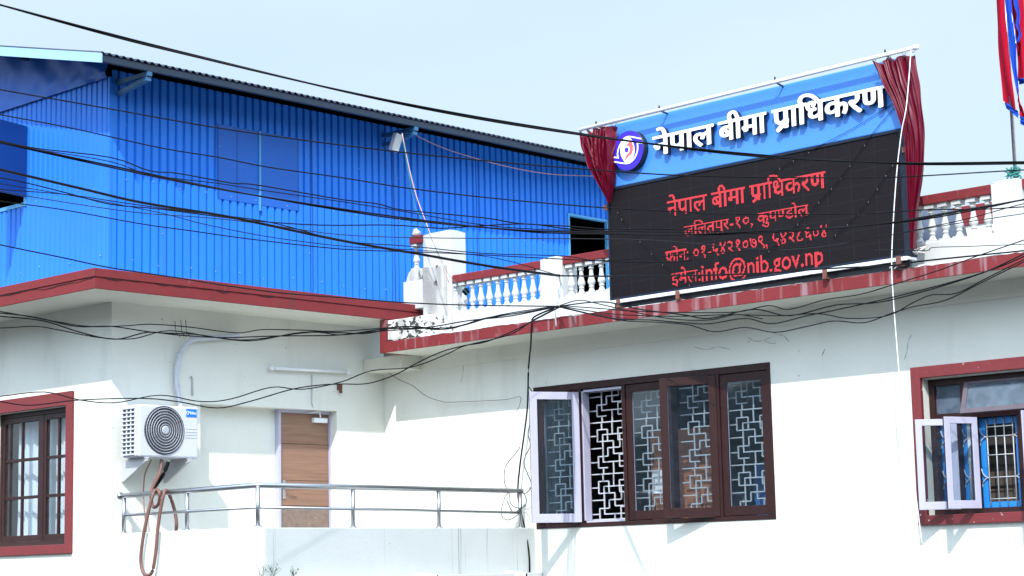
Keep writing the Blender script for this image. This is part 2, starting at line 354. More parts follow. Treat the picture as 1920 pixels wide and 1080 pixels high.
# balcony parapet, slab, ledge
m = MB(); m.box(-20, -17.18, 14.0, 14.12, -.15, .553); m.build('parapet', PLASTER, bld, bevel=.008)
m = MB(); m.box(-17.30, -17.18, 14.1205, 18.59, -.15, .545); m.build('parapet', PARAP, bld, bevel=.008)
m = MB(); m.box(-20, -17.3, 14.12, 18.59, -.15, .10); m.build('balcony_floor', ROOFC, bld)
m = MB(); m.box(-20, -17.05, 14.02, 18.589, -.30, -.152); m.box(-17.179, -17.05, 14.02, 18.589, -.1519, -.025); m.build('ledge', PARAP, bld, bevel=.01)
m = MB(); m.box(-19.99, -17.2, 14.02, 18.589, -3.6, -.301); m.build('wall', PLASTER, bld)
m = MB(); m.box(2.77, 3.0, 18.8205, 34, -3.6, 2.962); m.box(-20, 2.769, 33.8, 34, -3.6, 2.962); m.build('wall', PLASTER, bld)
# dim rooms behind the openings
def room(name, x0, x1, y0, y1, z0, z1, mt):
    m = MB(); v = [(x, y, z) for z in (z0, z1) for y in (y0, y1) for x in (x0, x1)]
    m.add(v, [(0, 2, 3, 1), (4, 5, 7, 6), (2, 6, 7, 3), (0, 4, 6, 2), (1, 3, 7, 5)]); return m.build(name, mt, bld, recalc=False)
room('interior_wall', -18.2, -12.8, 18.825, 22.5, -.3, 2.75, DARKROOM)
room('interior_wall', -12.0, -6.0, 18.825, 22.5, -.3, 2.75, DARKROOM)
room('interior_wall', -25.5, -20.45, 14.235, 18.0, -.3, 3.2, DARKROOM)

# ---------------------------------------------------------------- the big window of the right wing
BW = (WC[1]-WC[0]-.10)/5
m = MB(); frame_mb(m, mpC, WC[0], WC[1], WC[2]-.012, WC[3], .05, -.012, .11, wb=.055, wt=.085)
for i in range(1, 5): bx3(m, mpC, WC[0]+.05+BW*i-.028, WC[0]+.05+BW*i+.028, WC[2]+.043, WC[3]-.085, -.008, .11)
winC = m.build('window', BROWN, bld, bevel=.004)
# hairline cracks in the plaster of the right wing
for pts in ([(1402, 632), (1415, 640), (1432, 639), (1444, 634)], [(1446, 622), (1458, 628), (1470, 630), (1480, 641)], [(1540, 663), (1545, 656), (1543, 668)], [(1694, 674), (1700, 660), (1704, 636), (1708, 626)], [(1432, 640), (1446, 645), (1455, 643)], [(1300, 650), (1325, 655), (1345, 650), (1372, 655)], [(865, 655), (868, 690), (866, 720)]):
    m = MB(); m.tube(smooth([onY(x+random.uniform(-2, 2), y+random.uniform(-1.5, 1.5), 18.588 if y > 632 or x < 900 else 18.563) for x, y in pts], 4), .004, 4, rfun=lambda t: .0008+.0024*abs(math.sin(t*9+.4))); m.build('crack', mat('grey_crack', (.20, .195, .175), .95), bld)
zs0, zs1 = WC[2]+.05, WC[3]-.092
def sash(win, hx, hy, w, z0, z1, th, side, fw=.095, gmat=None, mats=(None, None), tilt=0., wb=.11, name='sash', lab=None):
    th = R(th); sg = 1 if side == 'left' else -1
    e = Vector((sg*math.cos(th), -math.sin(th), 0)); inn = Vector((sg*math.sin(th), math.cos(th), 0)); h = Vector((hx, hy, 0))
    mp = lambda a, z, d: h+e*a+inn*d+Vector((0, 0, z))
    m = MB(); frame_mb(m, mp, 0, w, z0, z1, fw, 0, .018, 0, wb=wb); frame_mb(m, mp, 0, w, z0, z1, fw, .0181, .036, 1, wb=wb)
    o = m.build(name, list(mats), win, bevel=.003)
    if lab: o['label'] = lab
    m = MB(); bx3(m, mp, fw-.004, w-fw+.004, z0+wb-.004, z1-fw+.004, .0165, .0195); m.build('glass_pane', gmat or GL_DUST, win)
    return mp
mul = [WC[0]+.05+BW*i for i in range(6)]
sash(winC, mul[0]+.004, 18.598, BW-.034, zs0, zs1, 0, 'left', mats=(BROWN, LAV))
mpS2 = sash(winC, mul[1]-.006, 18.57, BW-.075, zs0, zs1-.03, 118, 'left', mats=(BROWN, LAV), gmat=GL_DUST, lab='open sash showing its white inner face')
sash(winC, mul[2]+.030, 18.598, BW-.060, zs0, zs1, 0, 'left', mats=(BROWN, LAV))
sash(winC, mul[4]-.012, 18.575, BW-.03, zs0, zs1, 22, 'right', mats=(BROWN, LAV), lab='brown sash standing ajar')
sash(winC, mul[4]+.030, 18.598, BW-.034, zs0, zs1, 0, 'left', mats=(BROWN, LAV))
# pale inner jamb of the open light
m = MB(); bx3(m, mpC, mul[1]+.0285, mul[1]+.052, zs0+.02, zs1-.02, .01, .13); bx3(m, mpC, mul[1]+.0525, mul[2]-.029, zs1-.032, zs1-.004, .02, .13); bx3(m, mpC, mul[1]+.0525, mul[2]-.029, zs0-.006, zs0+.016, .02, .13); m.build('jamb', LAV, winC)
# geometric lattice, one panel per light
def lattice(a0, a1, z0, z1, name='grille'):
    m = MB(); W = a1-a0; P = .655; r = .0072
    segs = []
    def h(v, u0, u1): segs.append((u0, v, u1, v))
    def vv(u, v0, v1): segs.append((u, v0, u, v1))
    def sq(u0, u1, v0, v1): h(v0, u0, u1); h(v1, u0, u1); vv(u0, v0, v1); vv(u1, v0, v1)
    h(0, 0, 1); vv(.28, 0, .14); vv(.54, 0, .24); vv(.80, 0, .13)
    sq(.17, .42, .14, .37); sq(.68, .93, .13, .36); h(.26, 0, .17); h(.26, .93, 1); h(.24, .30, .80)
    vv(.30, .24, .78); vv(.72, .24, .5); h(.37, .42, .56); vv(.56, .37, .62); h(.62, .56, .80); h(.5, .42, .72); vv(.42, .5, .88)
    vv(.80, .36, .66); sq(.18, .42, .66, .88); sq(.70, .94, .64, .87); h(.5, 0, .30); h(.49, .80, 1); h(.77, 0, .18); h(.76, .94, 1); h(.77, .30, .80)
    vv(.30, .88, 1); vv(.55, .77, 1); vv(.81, .87, 1)
    top = z1+.40*P
    k = 0
    while top-k*P > z0:
        for (u0, v0, u1, v1) in segs:
            zA, zB = top-(k+v0)*P, top-(k+v1)*P
            zA = min(max(zA, z0), z1); zB = min(max(zB, z0), z1)
            if u0 == u1:
                if abs(zA-zB) < .004: continue
                x = a0+u0*W; m.box(x-r, x+r, 18.752, 18.766, min(zA, zB), max(zA, zB))
            else:
                z = top-(k+v0)*P
                if z < z0 or z > z1: continue
                m.box(a0+u0*W, a0+u1*W, 18.750, 18.764, z-r, z+r)
        k += 1
    m.box(a0, a1, 18.748, 18.768, z0-.012, z0+.006); m.box(a0, a1, 18.748, 18.768, z1-.006, z1+.012)
    return m.build(name, LATT, winC)
for i in range(5): lattice(mul[i]+.03, mul[i+1]-.03, zs0+.03, zs1-.03)

# ---------------------------------------------------------------- the red framed window on the right
m = MB(); frame_mb(m, mpC, -11.445, -8.6, .395, 2.122, .118, -.05, .004, wb=.105, wt=.125)
winR = m.build('window', mat('chipped_red_paint', (.165, .019, .024), .6, var=.12, vscale=5, bump=.3, bscale=20, layers=[((.66, .60, .61), 11, (1, 1, 1), .66, .03, .9)]), bld, bevel=.005)
m = MB(); frame_mb(m, mpC, WR[0]+.005, WR[1], WR[2]+.003, WR[3]-.003, .07, .115, .215, wb=.055, wt=.07)
bx3(m, mpC, WR[0]+.075, WR[1]-.07, 1.53, 1.60, .115, .215)
for x in (-10.905, -9.62): bx3(m, mpC, x-.03, x+.03, 1.60, WR[3]-.073, .115, .2)
for x in (-11.01, -10.80, -10.255, -9.70): bx3(m, mpC, x-.025, x+.025, WR[2]+.058, 1.53, .12, .2)
m.build('frame', BROWN, winR, bevel=.004)
m = MB(); bx3(m, mpC, WR[0]+.075, -10.935, 1.60, WR[3]-.073, .15, .153); m.build('glass_pane', GL_OLD, winR)
# top-hung light, pushed open at the bottom
h = Vector((-10.87, 18.69, 1.925)); t = R(20); dn = Vector((0, -math.sin(t), -math.cos(t))); nn = Vector((0, -math.cos(t), math.sin(t)))
mpT = lambda a, z, d: h+Vector((a, 0, 0))+dn*z-nn*d
m = MB(); frame_mb(m, mpT, 0, 1.24, 0, .37, .055, 0, .03, wb=.03, wt=.055); m.build('sash', mat('faded_plum_paint', (.105, .085, .105), .55, var=.15, vscale=7), winR, bevel=.003)
m = MB(); bx3(m, mpT, .05, 1.19, .028, .32, .013, .016); m.build('glass_pane', GL_OLD, winR)
zl0, zl1 = WR[2]+.062, 1.525
sash(winR, -10.945, 18.60, .45, zl0-.01, zl1, 135, 'left', fw=.07, wb=.085, mats=(BROWN, LAV))
sash(winR, -10.71, 18.60, .44, zl0-.01, zl1, 110, 'left', fw=.07, wb=.085, mats=(BROWN, LAV))
sash(winR, -9.865, 18.60, .44, zl0-.01, zl1, 100, 'left', fw=.07, wb=.085, mats=(BROWN, LAV))
# blue inner frame and white bar grille with curled ends
m = MB()
cells = [(-11.25, -11.037), (-10.983, -10.827), (-10.773, -10.282), (-10.228, -9.727), (-9.673, -8.83)]
for a, b in cells: frame_mb(m, mpC, a, b, zl0, zl1, .065, .21, .25, wb=.06, wt=.07)
m.build('inner_frame', BLUEW, winR)
m = MB()
for a, b in cells:
    w = b-a; y = 18.79; xs = [a+.09+(w-.18)*k/3 for k in range(4)]
    for k, x in enumerate(xs): m.tube([(x, y, zl0+.01), (x, y, zl1-.01)], .007, 6)
    for z in (zl0+.09, zl0+.32, zl0+.56, zl0+.76, zl1-.10): m.tube([(xs[0], y-.004, z), (xs[-1], y-.004, z)], .006, 6)
    for z in (zl0+.32, zl0+.76):
        for sx, xe in ((-1, xs[0]), (1, xs[-1])):
            for sz in (-1, 1): m.tube([(xe+sx*.085*math.sin(q*.26), y-.006, z+sz*.10*(1-math.cos(q*.26))) for q in range(7)], .006, 6)
m.build('grille', LATT, winR)
bl = empty('roller_blind', (-10.0, 19.1, .5), 'brown grey roller blind hanging inside behind the white barred window grille', 'blind')
m = MB(); m.grid(lambda u, v: (-11.25+2.4*u, 19.1+.015*math.sin(v*9), .52+1.02*v), 8, 40, sm=True); m.build('blind_cloth', BLIND, bl)
m = MB()
for k in range(5): m.box(-11.25, -8.85, 19.07, 19.084, .62+.2*k, .632+.2*k)
m.build('batten', mat('dark_batten', (.05, .045, .04), .8), bl)

# ---------------------------------------------------------------- the red framed window on the left
m = MB(); frame_mb(m, mpA, -22.78, -20.795, .338, 2.372, .13, -.04, .004, wb=.117, wt=.172)
winA = m.build('window', mat('red_window_surround', (.165, .020, .024), .65, var=.1, vscale=4, bump=.25, bscale=20, layers=[((.7, .66, .66), 11, (1, 1, 1), .74, .03, .8)]), bld, bevel=.005)
m = MB(); frame_mb(m, mpA, WA[0]+.004, WA[1]-.004, WA[2]+.003, WA[3]-.003, .05, .10, .20, wb=.06, wt=.06)
bx3(m, mpA, -21.695, -21.625, WA[2]+.063, WA[3]-.063, .10, .20)
frA = m.build('frame', BROWN, winA, bevel=.004)
for (a, b) in ((WA[0]+.056, -21.697), (-21.623, WA[1]-.056)):
    m = MB(); frame_mb(m, mpA, a, b, WA[2]+.065, WA[3]-.065, .058, .105, .150, wb=.075, wt=.07)
    zz0, zz1 = WA[2]+.14, WA[3]-.135; c = (a+b)/2
    bx3(m, mpA, c-.018, c+.018, zz0, zz1, .112, .145)
    for k in (1, 2):
        z = zz0+(zz1-zz0)*k/3
        bx3(m, mpA, a+.058, c-.018, z-.02, z+.02, .112, .145); bx3(m, mpA, c+.018, b-.058, z-.02, z+.02, .112, .145)
    m.build('sash', BROWN, winA, bevel=.003)
    m = MB(); bx3(m, mpA, a+.05, b-.05, zz0-.01, zz1+.01, .127, .130); m.build('glass_pane', GL_CLEAR, winA)
for k, (a, b) in enumerate(((-22.6, -21.68), (-21.66, -20.93))):
    m = MB(); m.grid(lambda u, v: (a+(b-a)*u, 14.33+.022*math.sin(u*2*math.pi*(6+k)+.8*math.sin(v*3))+.012*math.sin(u*31+2), .42+1.85*v), 70, 14)
    o = m.build('window_curtain', CURTW); info(o, ['white net curtain behind the far panes of the left red framed window', 'white net curtain behind the panes nearest the wall corner, left red framed window'][k], 'curtain', 'white curtains in the left window')

# ---------------------------------------------------------------- the balcony door in its niche
d0, d1, dz = onX(522.7, 771.7, -20.17).y, onX(613.3, 776.7, -20.17).y, 2.175
m = MB(); frame_mb(m, mpB, d0-.045, d1+.045, .10, dz+.05, .042, .12, .199, wb=.01, wt=.047)
door = m.build('door', LAV, bld, bevel=.003)
m = MB(); bx3(m, mpB, d0, d1, .115, dz, .15, .19)
lf = m.build('leaf', WOOD, door, bevel=.002)
m = MB(); bx3(m, mpB, d0+.01, d1-.01, .125, .90, .146, .1495); m.build('kick_panel', WOODG, door)
for z in (1.76, 1.27, .93): m = MB(); bx3(m, mpB, d0, d1, z-.004, z+.004, .1485, .1497); m.build('groove', mat('groove_dark', (.06, .03, .02), .8), door)
m = MB(); bx3(m, mpB, d0+.035, d0+.085, 1.02, 1.27, .140, .1495); m.tube([mpB(d0+.06, 1.16, .14), mpB(d0+.06, 1.16, .09), mpB(d0+.08, 1.16, .082), mpB(d0+.19, 1.158, .085)], .010, 8); m.build('handle', STEEL, door)
m = MB(); bx3(m, mpB, d1-.30, d1-.06, dz-.115, dz-.05, .09, .1495); m.bar(mpB(d1-.18, dz-.045, .10), mpB(d1-.24, dz+.025, .05), .02, .015); m.bar(mpB(d1-.24, dz+.03, .05), mpB(d1-.40, dz+.01, .1), .02, .012); m.build('door_closer', WHITEM, door, bevel=.008)

# ================================================================ THE BLUE SHED ON THE ROOF
shed = empty('metal_shed', (-20.08, 14.0, 3.64), 'large blue corrugated metal shed with overhanging roof standing on the left roof slab', 'shed')
PIT = .128
def corr(mb, mp, a0, a1, z0, z1, cuts=(), pit=PIT, dep=.030, mi=0):
    """trapezoid rib sheet with vertical ribs; cuts = (a0, a1, zlo, zhi) openings"""
    prof = [(0, 0), (.62, 0), (.72, 1), (.90, 1)]
    k = 0; xs = []
    while a0+k*pit < a1+pit:
        for f, d in prof:
            a = a0+(k+f)*pit
            if a <= a1: xs.append((a, d*dep))
        k += 1
    xs.append((a1, 0))
    for (a, d), (b, e) in zip(xs[:-1], xs[1:]):
        c = (a+b)/2; spans = [(z0, z1)]
        for o in cuts:
            if o[0] < c < o[1]: spans = [(z0, o[2]), (o[3], z1)]
        for p, q in spans:
            if q-p > .01: mb.add([mp(a, p, d), mp(b, p, e), mp(b, q, e), mp(a, q, d)], [(0, 1, 2, 3)], mi)
    return mb
mpSd = lambda a, z, d: (-20.08-d, a, z)
mpSg = lambda a, z, d: (a, 14.0+d, z)
ZW = 6.306
DO = (22.66, 23.60, 3.6, 5.555)
HO = (-23.4, -21.95, 4.93, 5.985)
def screws(mb, mp, rows, a0, a1, mi=1):
    for z, step, jit in rows:
        a = a0+random.random()*step
        while a < a1:
            p = Vector(mp(a, z+random.uniform(-jit, jit), -.006)); q = Vector(mp(a, z, .02)); n = (p-Vector(mp(a, p.z, .02))).normalized()
            mb.lathe([(.008, 0), (.008, .005), (.003, .008)], p, 6, 'x' if abs(n.x) > .5 else 'y', mi); a += step*random.choice((1, 1, 1.3, 2))
m = corr(MB(), mpSd, 14.03, 28.5, 3.60, ZW+.1, [DO]); screws(m, mpSd, [(3.98, .40, .03), (5.02, .42, .03), (5.70, .75, .04), (4.35, 1.9, .05)], 14.1, 22.4); m.build('wall_sheet', [SHEDB, SCREW], shed, recalc=False)
m = corr(MB(), mpSg, -28.5, -20.10, 3.60, ZW, [HO], pit=.115, dep=.016); screws(m, mpSg, [(4.05, .34, .03), (4.92, .36, .03)], -22.8, -20.2); m.build('wall_sheet', [SHEDB, SCREW], shed, recalc=False)
m = MB(); m.box(-20.10, -20.066, 13.985, 14.025, 3.60, ZW); m.build('corner_trim', SHEDB, shed)
# panels of the side wall: overlap seams
for y in (17.35, 18.9, 20.6): m = MB(); m.box(-20.079, -20.074, y, y+.012, 3.6, ZW); m.build('overlap_seam', SHUTB, shed)
# flat wrinkled sheet filling the gable
RS = .239
def gab(u, v):
    x = -28.0+7.9*u; top = 6.36+RS*min(-19.4-x, -19.4+24.6+(x+24.6)*-1 if x < -24.6 else 99)
    top = 6.36+RS*(5.2-abs(x+24.6)); z = ZW-.012+(top-ZW)*v
    w = .020*math.sin(7*x+5*v)*math.sin(3.1*x+2)+.022*math.sin(11*x-4*v+1)*(1-v)+.012*math.sin(23*x+9*v)*(1-v)**2
    return (x, 13.965+w*min(1, v*3), z)
m = MB(); m.grid(gab, 130, 12); m.build('gable_sheet', SHEDF, shed, recalc=False)
# roof: corrugated sheets, two slopes
def roofz(x): return 6.372+RS*(5.2-abs(x+24.6))
YF, YB = 13.38, 28.6
m = MB()
N = int((YB-YF)/.106*8)
def rf(u, v):
    y = YF+(YB-YF)*u; x = -19.385-5.215*v
    return (x, y, roofz(x)+.016*math.sin((y-YF)/.106*2*math.pi))
m.grid(rf, N, 1)
m.grid(lambda u, v: (-24.6-5.2*v, YF+(YB-YF)*u, roofz(-24.6-5.2*v)+.016*math.sin(((YB-YF)*u)/.106*2*math.pi)), N, 1)
m.build('roof_sheet', ROOFB, shed, recalc=False, solid=-.004)
m = MB(); m.bar((-19.43, YF+.03, 6.307), (-19.43, YB, 6.307), .06, .075); m.bar((-21.9, YF+.03, roofz(-21.9)-.06), (-21.9, YB, roofz(-21.9)-.06), .06, .07); m.build('purlin', BEAMD, shed)
m = MB()
zb = lambda x: 6.372+RS*(5.2-abs(x+24.6))
for (xa, xb) in ((-19.37, -20.05), (-20.056, -22.3), (-22.306, -24.6)):
    m.add([(xa, YF-.012, zb(xa)-.125), (xb, YF-.012, zb(xb)-.125), (xb, YF-.012, zb(xb)-.004), (xa, YF-.012, zb(xa)-.004),
           (xa, YF+.012, zb(xa)-.125), (xb, YF+.012, zb(xb)-.125), (xb, YF+.012, zb(xb)-.004), (xa, YF+.012, zb(xa)-.004)], [(0, 1, 2, 3), (7, 6, 5, 4), (0, 4, 5, 1), (2, 6, 7, 3), (1, 5, 6, 2), (0, 3, 7, 4)])
m.build('barge_board', BARGE, shed)
m = MB(); m.bar((-24.6, YF-.01, zb(-24.6)-.064), (-29.5, YF-.01, zb(-29.5)-.064), .024, .12, up=(0, 1, 0)); m.build('barge_board', BARGE, shed)
for y in (14.12, 18.72, 23.9):
    m = MB(); m.bar((-20.07, y, 6.245), (-19.40, y, 6.235), .07, .055); m.bar((-20.06, y, 6.10), (-19.42, y, 6.175), .07, .05); m.bar((-19.40, y, 6.14), (-19.40, y, 6.262), .072, .05); m.build('eave_bracket', BEAMB, shed)
# flat blanking panels where a wide window was closed
m = MB(); m.box(-20.084, -20.074, 15.71, 17.11, 4.95, 5.965); pn = m.build('blanking_panel', SHEDF, shed, bevel=.003)
m = MB(); m.box(-20.0735, -20.055, 16.40, 16.43, 4.87, 5.965); m.build('batten', LTBLUE, pn)
m = MB(); m.box(-20.0735, -20.068, 15.71, 15.72, 4.96, 5.95); m.build('seam', SHUTB, pn)
for y in (16.03, 17.095): m = MB(); m.box(-20.0735, -20.069, y, y+.008, 4.96, 5.95); m.build('seam', SHUTB, pn)
# roof-side doorway
m = MB(); frame_mb(m, mpSd, DO[0], DO[1]+.09, 3.62, DO[3]+.03, .035, -.02, .06); m.box(-20.10, -20.04, DO[1]-.02, DO[1]+.055, 3.66, DO[3]); df = m.build('doorway', LTBLUE, shed)
m = MB(); m.box(-20.04, -20.02, DO[1]+.10, DO[1]+.75, 3.66, DO[3]+.02); m.build('door_leaf', BARGE, df)
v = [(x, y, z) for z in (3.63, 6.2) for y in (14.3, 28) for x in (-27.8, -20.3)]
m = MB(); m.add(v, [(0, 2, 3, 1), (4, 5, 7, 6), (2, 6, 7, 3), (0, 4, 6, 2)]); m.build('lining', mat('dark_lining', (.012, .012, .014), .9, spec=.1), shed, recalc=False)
# window hole of the gable, its pale frame and the hinged sheet shutter standing open
m = MB(); frame_mb(m, mpSg, HO[0], HO[1], HO[2]-.01, HO[3], .05, -.012, .06); gh = m.build('gable_window', LTBLUE, shed)
h = Vector((-21.96, 13.985, 0)); e = Vector((.17, -.985, 0)); nn = Vector((.985, .17, 0))
m = MB(); v = [h+e*a+nn*d+Vector((0, 0, z+.02*a)) for d in (0, .022) for z in (5.03, 5.99) for a in (0, .92)]
m.add(v, [(0, 2, 3, 1), (4, 5, 7, 6), (0, 1, 5, 4), (2, 6, 7, 3), (0, 4, 6, 2), (1, 3, 7, 5)])
m.build('shutter', SHUTB, gh)
# lamp box hung under the bracket
lb = empty('floodlight', (-19.62, 18.62, 6.05), 'small grey floodlight box hung under the eave bracket of the blue shed', 'light')
c = onX(742, 268, -19.62)
m = MB(); m.bar(c+Vector((.02, .03, .13)), c+Vector((-.02, -.03, -.12)), .13, .09, up=(1, 0, 0)); m.build('housing', mat('dull_grey_casting', (.40, .42, .45), .5), lb, bevel=.012)
m = MB(); m.bar(c+Vector((.02, .03, .131)), (c.x+.02, c.y+.04, 6.12), .03, .03, up=(1, 0, 0)); m.build('arm', BEAMB, lb)

# ================================================================ BALUSTRADES AND PILLARS ON THE ROOF EDGE
bal_me = None
PROF = [(.052, .055), (.047, .07), (.036, .11), (.028, .17), (.027, .19), (.035, .20), (.035, .228), (.027, .24), (.034, .275), (.046, .32), (.050, .36), (.048, .40), (.041, .45), (.034, .51), (.028, .60), (.024, .71), (.024, .755), (.035, .77), (.035, .80), (.026, .815), (.030, .85), (.046, .885)]
def baluster(parent, x, y, z0, h):
    global bal_me
    if bal_me is None:
        m = MB(); m.lathe(PROF, n=14)
        m.box(-.056, .056, -.056, .056, -.02, .056); m.box(-.055, .055, -.055, .055, .884, 1.01)
        o = m.build('baluster', WHITEP, None, local=True); bal_me = o.data; bpy.data.objects.remove(o)
    o = bpy.data.objects.new('baluster', bal_me); COL.objects.link(o); o.parent = parent
    b = base_of(parent)-Vector((0, 0, H)); o.location = Vector((x, y, z0))-b; o.scale = (1, 1, h); o.rotation_euler = (0, 0, random.uniform(-.05, .05))
YB0 = 18.40
def balustrade(x0, x1, xs, label, zp=3.455, zr=3.878, y=YB0):
    t = empty('balustrade', (x0, y, 3.118), label, 'balustrade', 'white balustrades with red rail on the roof edge')
    m = MB(); m.box(x0, x1, y, y+.17, 3.118, zp); m.build('plinth', WHITEP, t, bevel=.008)
    m = MB(); m.box(x0, x1, y+.005, y+.15, zr, zr+.105); m.build('rail', REDP, t, bevel=.008)
    for x in xs: baluster(t, x, y+.08, zp+.005, zr-zp-.002)
    return t
balustrade(-18.425, -16.79, [-18.432+.1585*k for k in range(11)], 'white balustrade with red rail left of the black display, between two white pillars')
balustrade(-16.415, -15.0, [-16.335+.17*k for k in range(8)], 'short run of white balustrade with red rail ending behind the black display')
balustrade(-15.0+.01, -10.245, [-14.85+.162*k for k in range(22)]+[-11.195, -11.035, -10.87, -10.70, -10.52, -10.34], 'white balustrade with red rail between the long maroon curtain and the flag pillar')
balustrade(-9.885, -6.0, [-9.75+.165*k for k in range(23)], 'white balustrade with red rail starting right of the flag pillar at the picture edge')
def pillar(x0, x1, z0, z1, label, y=YB0-.012, d=.30, peak=.03):
    t = MB(); t.box(x0, x1, y, y+d, z0, z1)
    cx, cy = (x0+x1)/2, y+d/2
    k = len(t.v); t.add([(x0, y, z1+.001), (x1, y, z1+.001), (x1, y+d, z1+.001), (x0, y+d, z1+.001), (x0+.08, y+.08, z1+peak), (x1-.08, y+.08, z1+peak), (x1-.08, y+d-.08, z1+peak), (x0+.08, y+d-.08, z1+peak)],
        [(0, 1, 5, 4), (1, 2, 6, 5), (2, 3, 7, 6), (3, 0, 4, 7), (4, 5, 6, 7)])
    o = empty('pillar', (cx, cy, z0), label, 'pillar', 'white pillars of the roof balustrade')
    t.build('shaft', WHITEP, o, bevel=.01); return o
p1 = pillar(-18.965, -18.43, 3.118, 4.60, 'tall white pillar beside the broken stub of balustrade, left end of the roof edge')
m = MB(); m.box(-18.90, -18.50, YB0-.10, YB0-.0125, 3.118, 4.14); m.build('worn_foot', WORN, p1, bevel=.02)
m = MB(); m.box(-19.385, -18.966, YB0+.0, YB0+.28, 3.60, 4.0); m.build('side_block', WHITEP, p1, bevel=.012)
pillar(-16.79, -16.415, 3.118, 3.985, 'short white pillar between the two balustrade runs, where the black cables are tied')
p3 = pillar(-10.245, -9.885, 3.118, 3.985, 'white pillar at the right edge that carries the flagpole')
st = empty('broken_balustrade', (-19.1, YB0+.1, 4.0), 'broken stub of balustrade with a single baluster left of the tall pillar', 'balustrade')
m = MB(); m.prism([(-19.36, YB0+.03, 4.001), (-18.968, YB0+.03, 4.001), (-18.968, YB0+.03, 4.15), (-19.25, YB0+.03, 4.16), (-19.30, YB0+.03, 4.13), (-19.34, YB0+.03, 4.06)], (0, .16, 0)); m.build('plinth', WORN, st, bevel=.008)
m = MB(); m.box(-19.27, -18.967, YB0+.02, YB0+.15, 4.52, 4.625); m.build('rail', REDP, st, bevel=.008)
baluster(st, onY(781, 470, YB0+.09).x, YB0+.09, 4.16, .355)
rb = empty('rubble_lump', (-19.19, YB0+.06, 4.63), 'small grey lump of rubble lying on the broken red rail stub', 'rubble')
m = MB(); m.lathe([(.04, 0), (.062, .03), (.055, .07), (.03, .10), (.01, .115)], (-19.19, YB0+.08, 4.626), 7); o = m.build('stone', mat('grey_mortar', (.42, .40, .37), .95, var=.3, vscale=30), rb)
for v in o.data.vertices: v.co += Vector((random.uniform(-.012, .012), random.uniform(-.012, .012), random.uniform(-.006, .006)))
# small black lamp clipped to the second baluster
q = onY(874, 547, YB0-.02)
bx = empty('black_spotlight', q, 'tiny black spotlight clipped to the second baluster from the tall pillar', 'light')
m = MB(); m.bar(q+Vector((-.02, -.02, .03)), q+Vector((.03, .0, -.03)), .075, .05, up=(0, 1, 0)); m.build('lamp_body', BLACKC, bx, bevel=.006)
m = MB(); m.tube([q+Vector((0, .01, .03)), q+Vector((0, .05, .05))], .008, 6); m.build('clip', BLACKC, bx)

# far parapet and tank on the roof behind the right balustrade
fp = empty('rear_parapet', (-13.2, 22, 3.118), 'rear roof parapet with red coping seen between the balusters right of the display', 'parapet')
m = MB(); m.box(-13.0, 2.9, 22, 22.18, 3.118, 4.27); m.build('parapet_wall', PLASTER, fp); m = MB(); m.box(-13.02, 2.92, 21.97, 22.2, 4.271, 4.53); m.build('coping', REDP, fp, bevel=.01)
tk = empty('water_tank', (-12.3, 20.5, 3.118), 'blue grey plastic water tank lying behind the balusters right of the maroon curtain', 'tank')
m = MB(); m.lathe([(.05, -.62), (.26, -.58), (.38, -.46), (.40, -.44), (.40, -.2), (.375, -.18), (.375, -.14), (.40, -.12), (.40, .14), (.375, .16), (.375, .2), (.40, .22), (.40, .40), (.36, .45), (.24, .52), (.05, .54)], (-12.42, 20.5, 3.86), 28, 'x'); m.build('shell', TANKM, tk)
m = MB(); m.lathe([(.11, 0), (.11, .05), (.13, .055), (.13, .08), (.02, .09)], (-12.42, 20.5, 4.25), 18); m.build('lid', mat('black_lid', (.02, .02, .025), .5), tk)
m = MB(); m.box(-12.6, -12.5, 20.15, 20.85, 3.12, 3.55); m.box(-11.9, -11.8, 20.15, 20.85, 3.12, 3.55); m.build('cradle', RUST, tk)

# ================================================================ DISPLAY SIGN
TH = R(1.4)
SO = Vector((-15.19, 17.9, 0)); SE = Vector((math.cos(TH), -math.sin(TH), 0)); SN = Vector((math.sin(TH), math.cos(TH), 0))
sgn = empty('display_sign', (-15.19, 17.9, 3.16), 'large roof-edge sign with black red-lettered display under a sky blue header with white lettering', 'sign', rz=-TH)
ZS = 3.16                      # local z = z - ZS
def L(u, d, z): return Vector((u, d, z-ZS))
def lbox(mb, u0, u1, d0, d1, z0, z1, mi=0): return mb.box(u0, u1, d0, d1, z0-ZS, z1-ZS, mi)
m = MB(); lbox(m, 0, 4.245, .02, .20, 3.235, 4.612); m.build('cabinet', FRAMED, sgn, local=True, bevel=.004)
m = MB(); fm = lambda a, z, d: L(a, d, z)
frame_mb(m, fm, -.004, 4.249, 3.228, 4.617, .028, -.012, .019); m.build('frame', FRAMED, sgn, local=True)
m = MB(); lbox(m, .024, 4.221, .0, .0195, 3.256, 4.589); scr = m.build('screen', SCREEN, sgn, local=True)
m = MB()
for k in range(1, 13): u = .024+4.197*k/13; lbox(m, u-.0015, u+.0015, -.0012, -.0001, 3.257, 4.588)
for k in range(1, 8): z = 3.256+1.333*k/8; lbox(m, .025, 4.22, -.0009, -.0001, z-.0015, z+.0015)
m.build('module_joint', mat('module_joint_black', (.008, .008, .01), .8), scr, local=True)
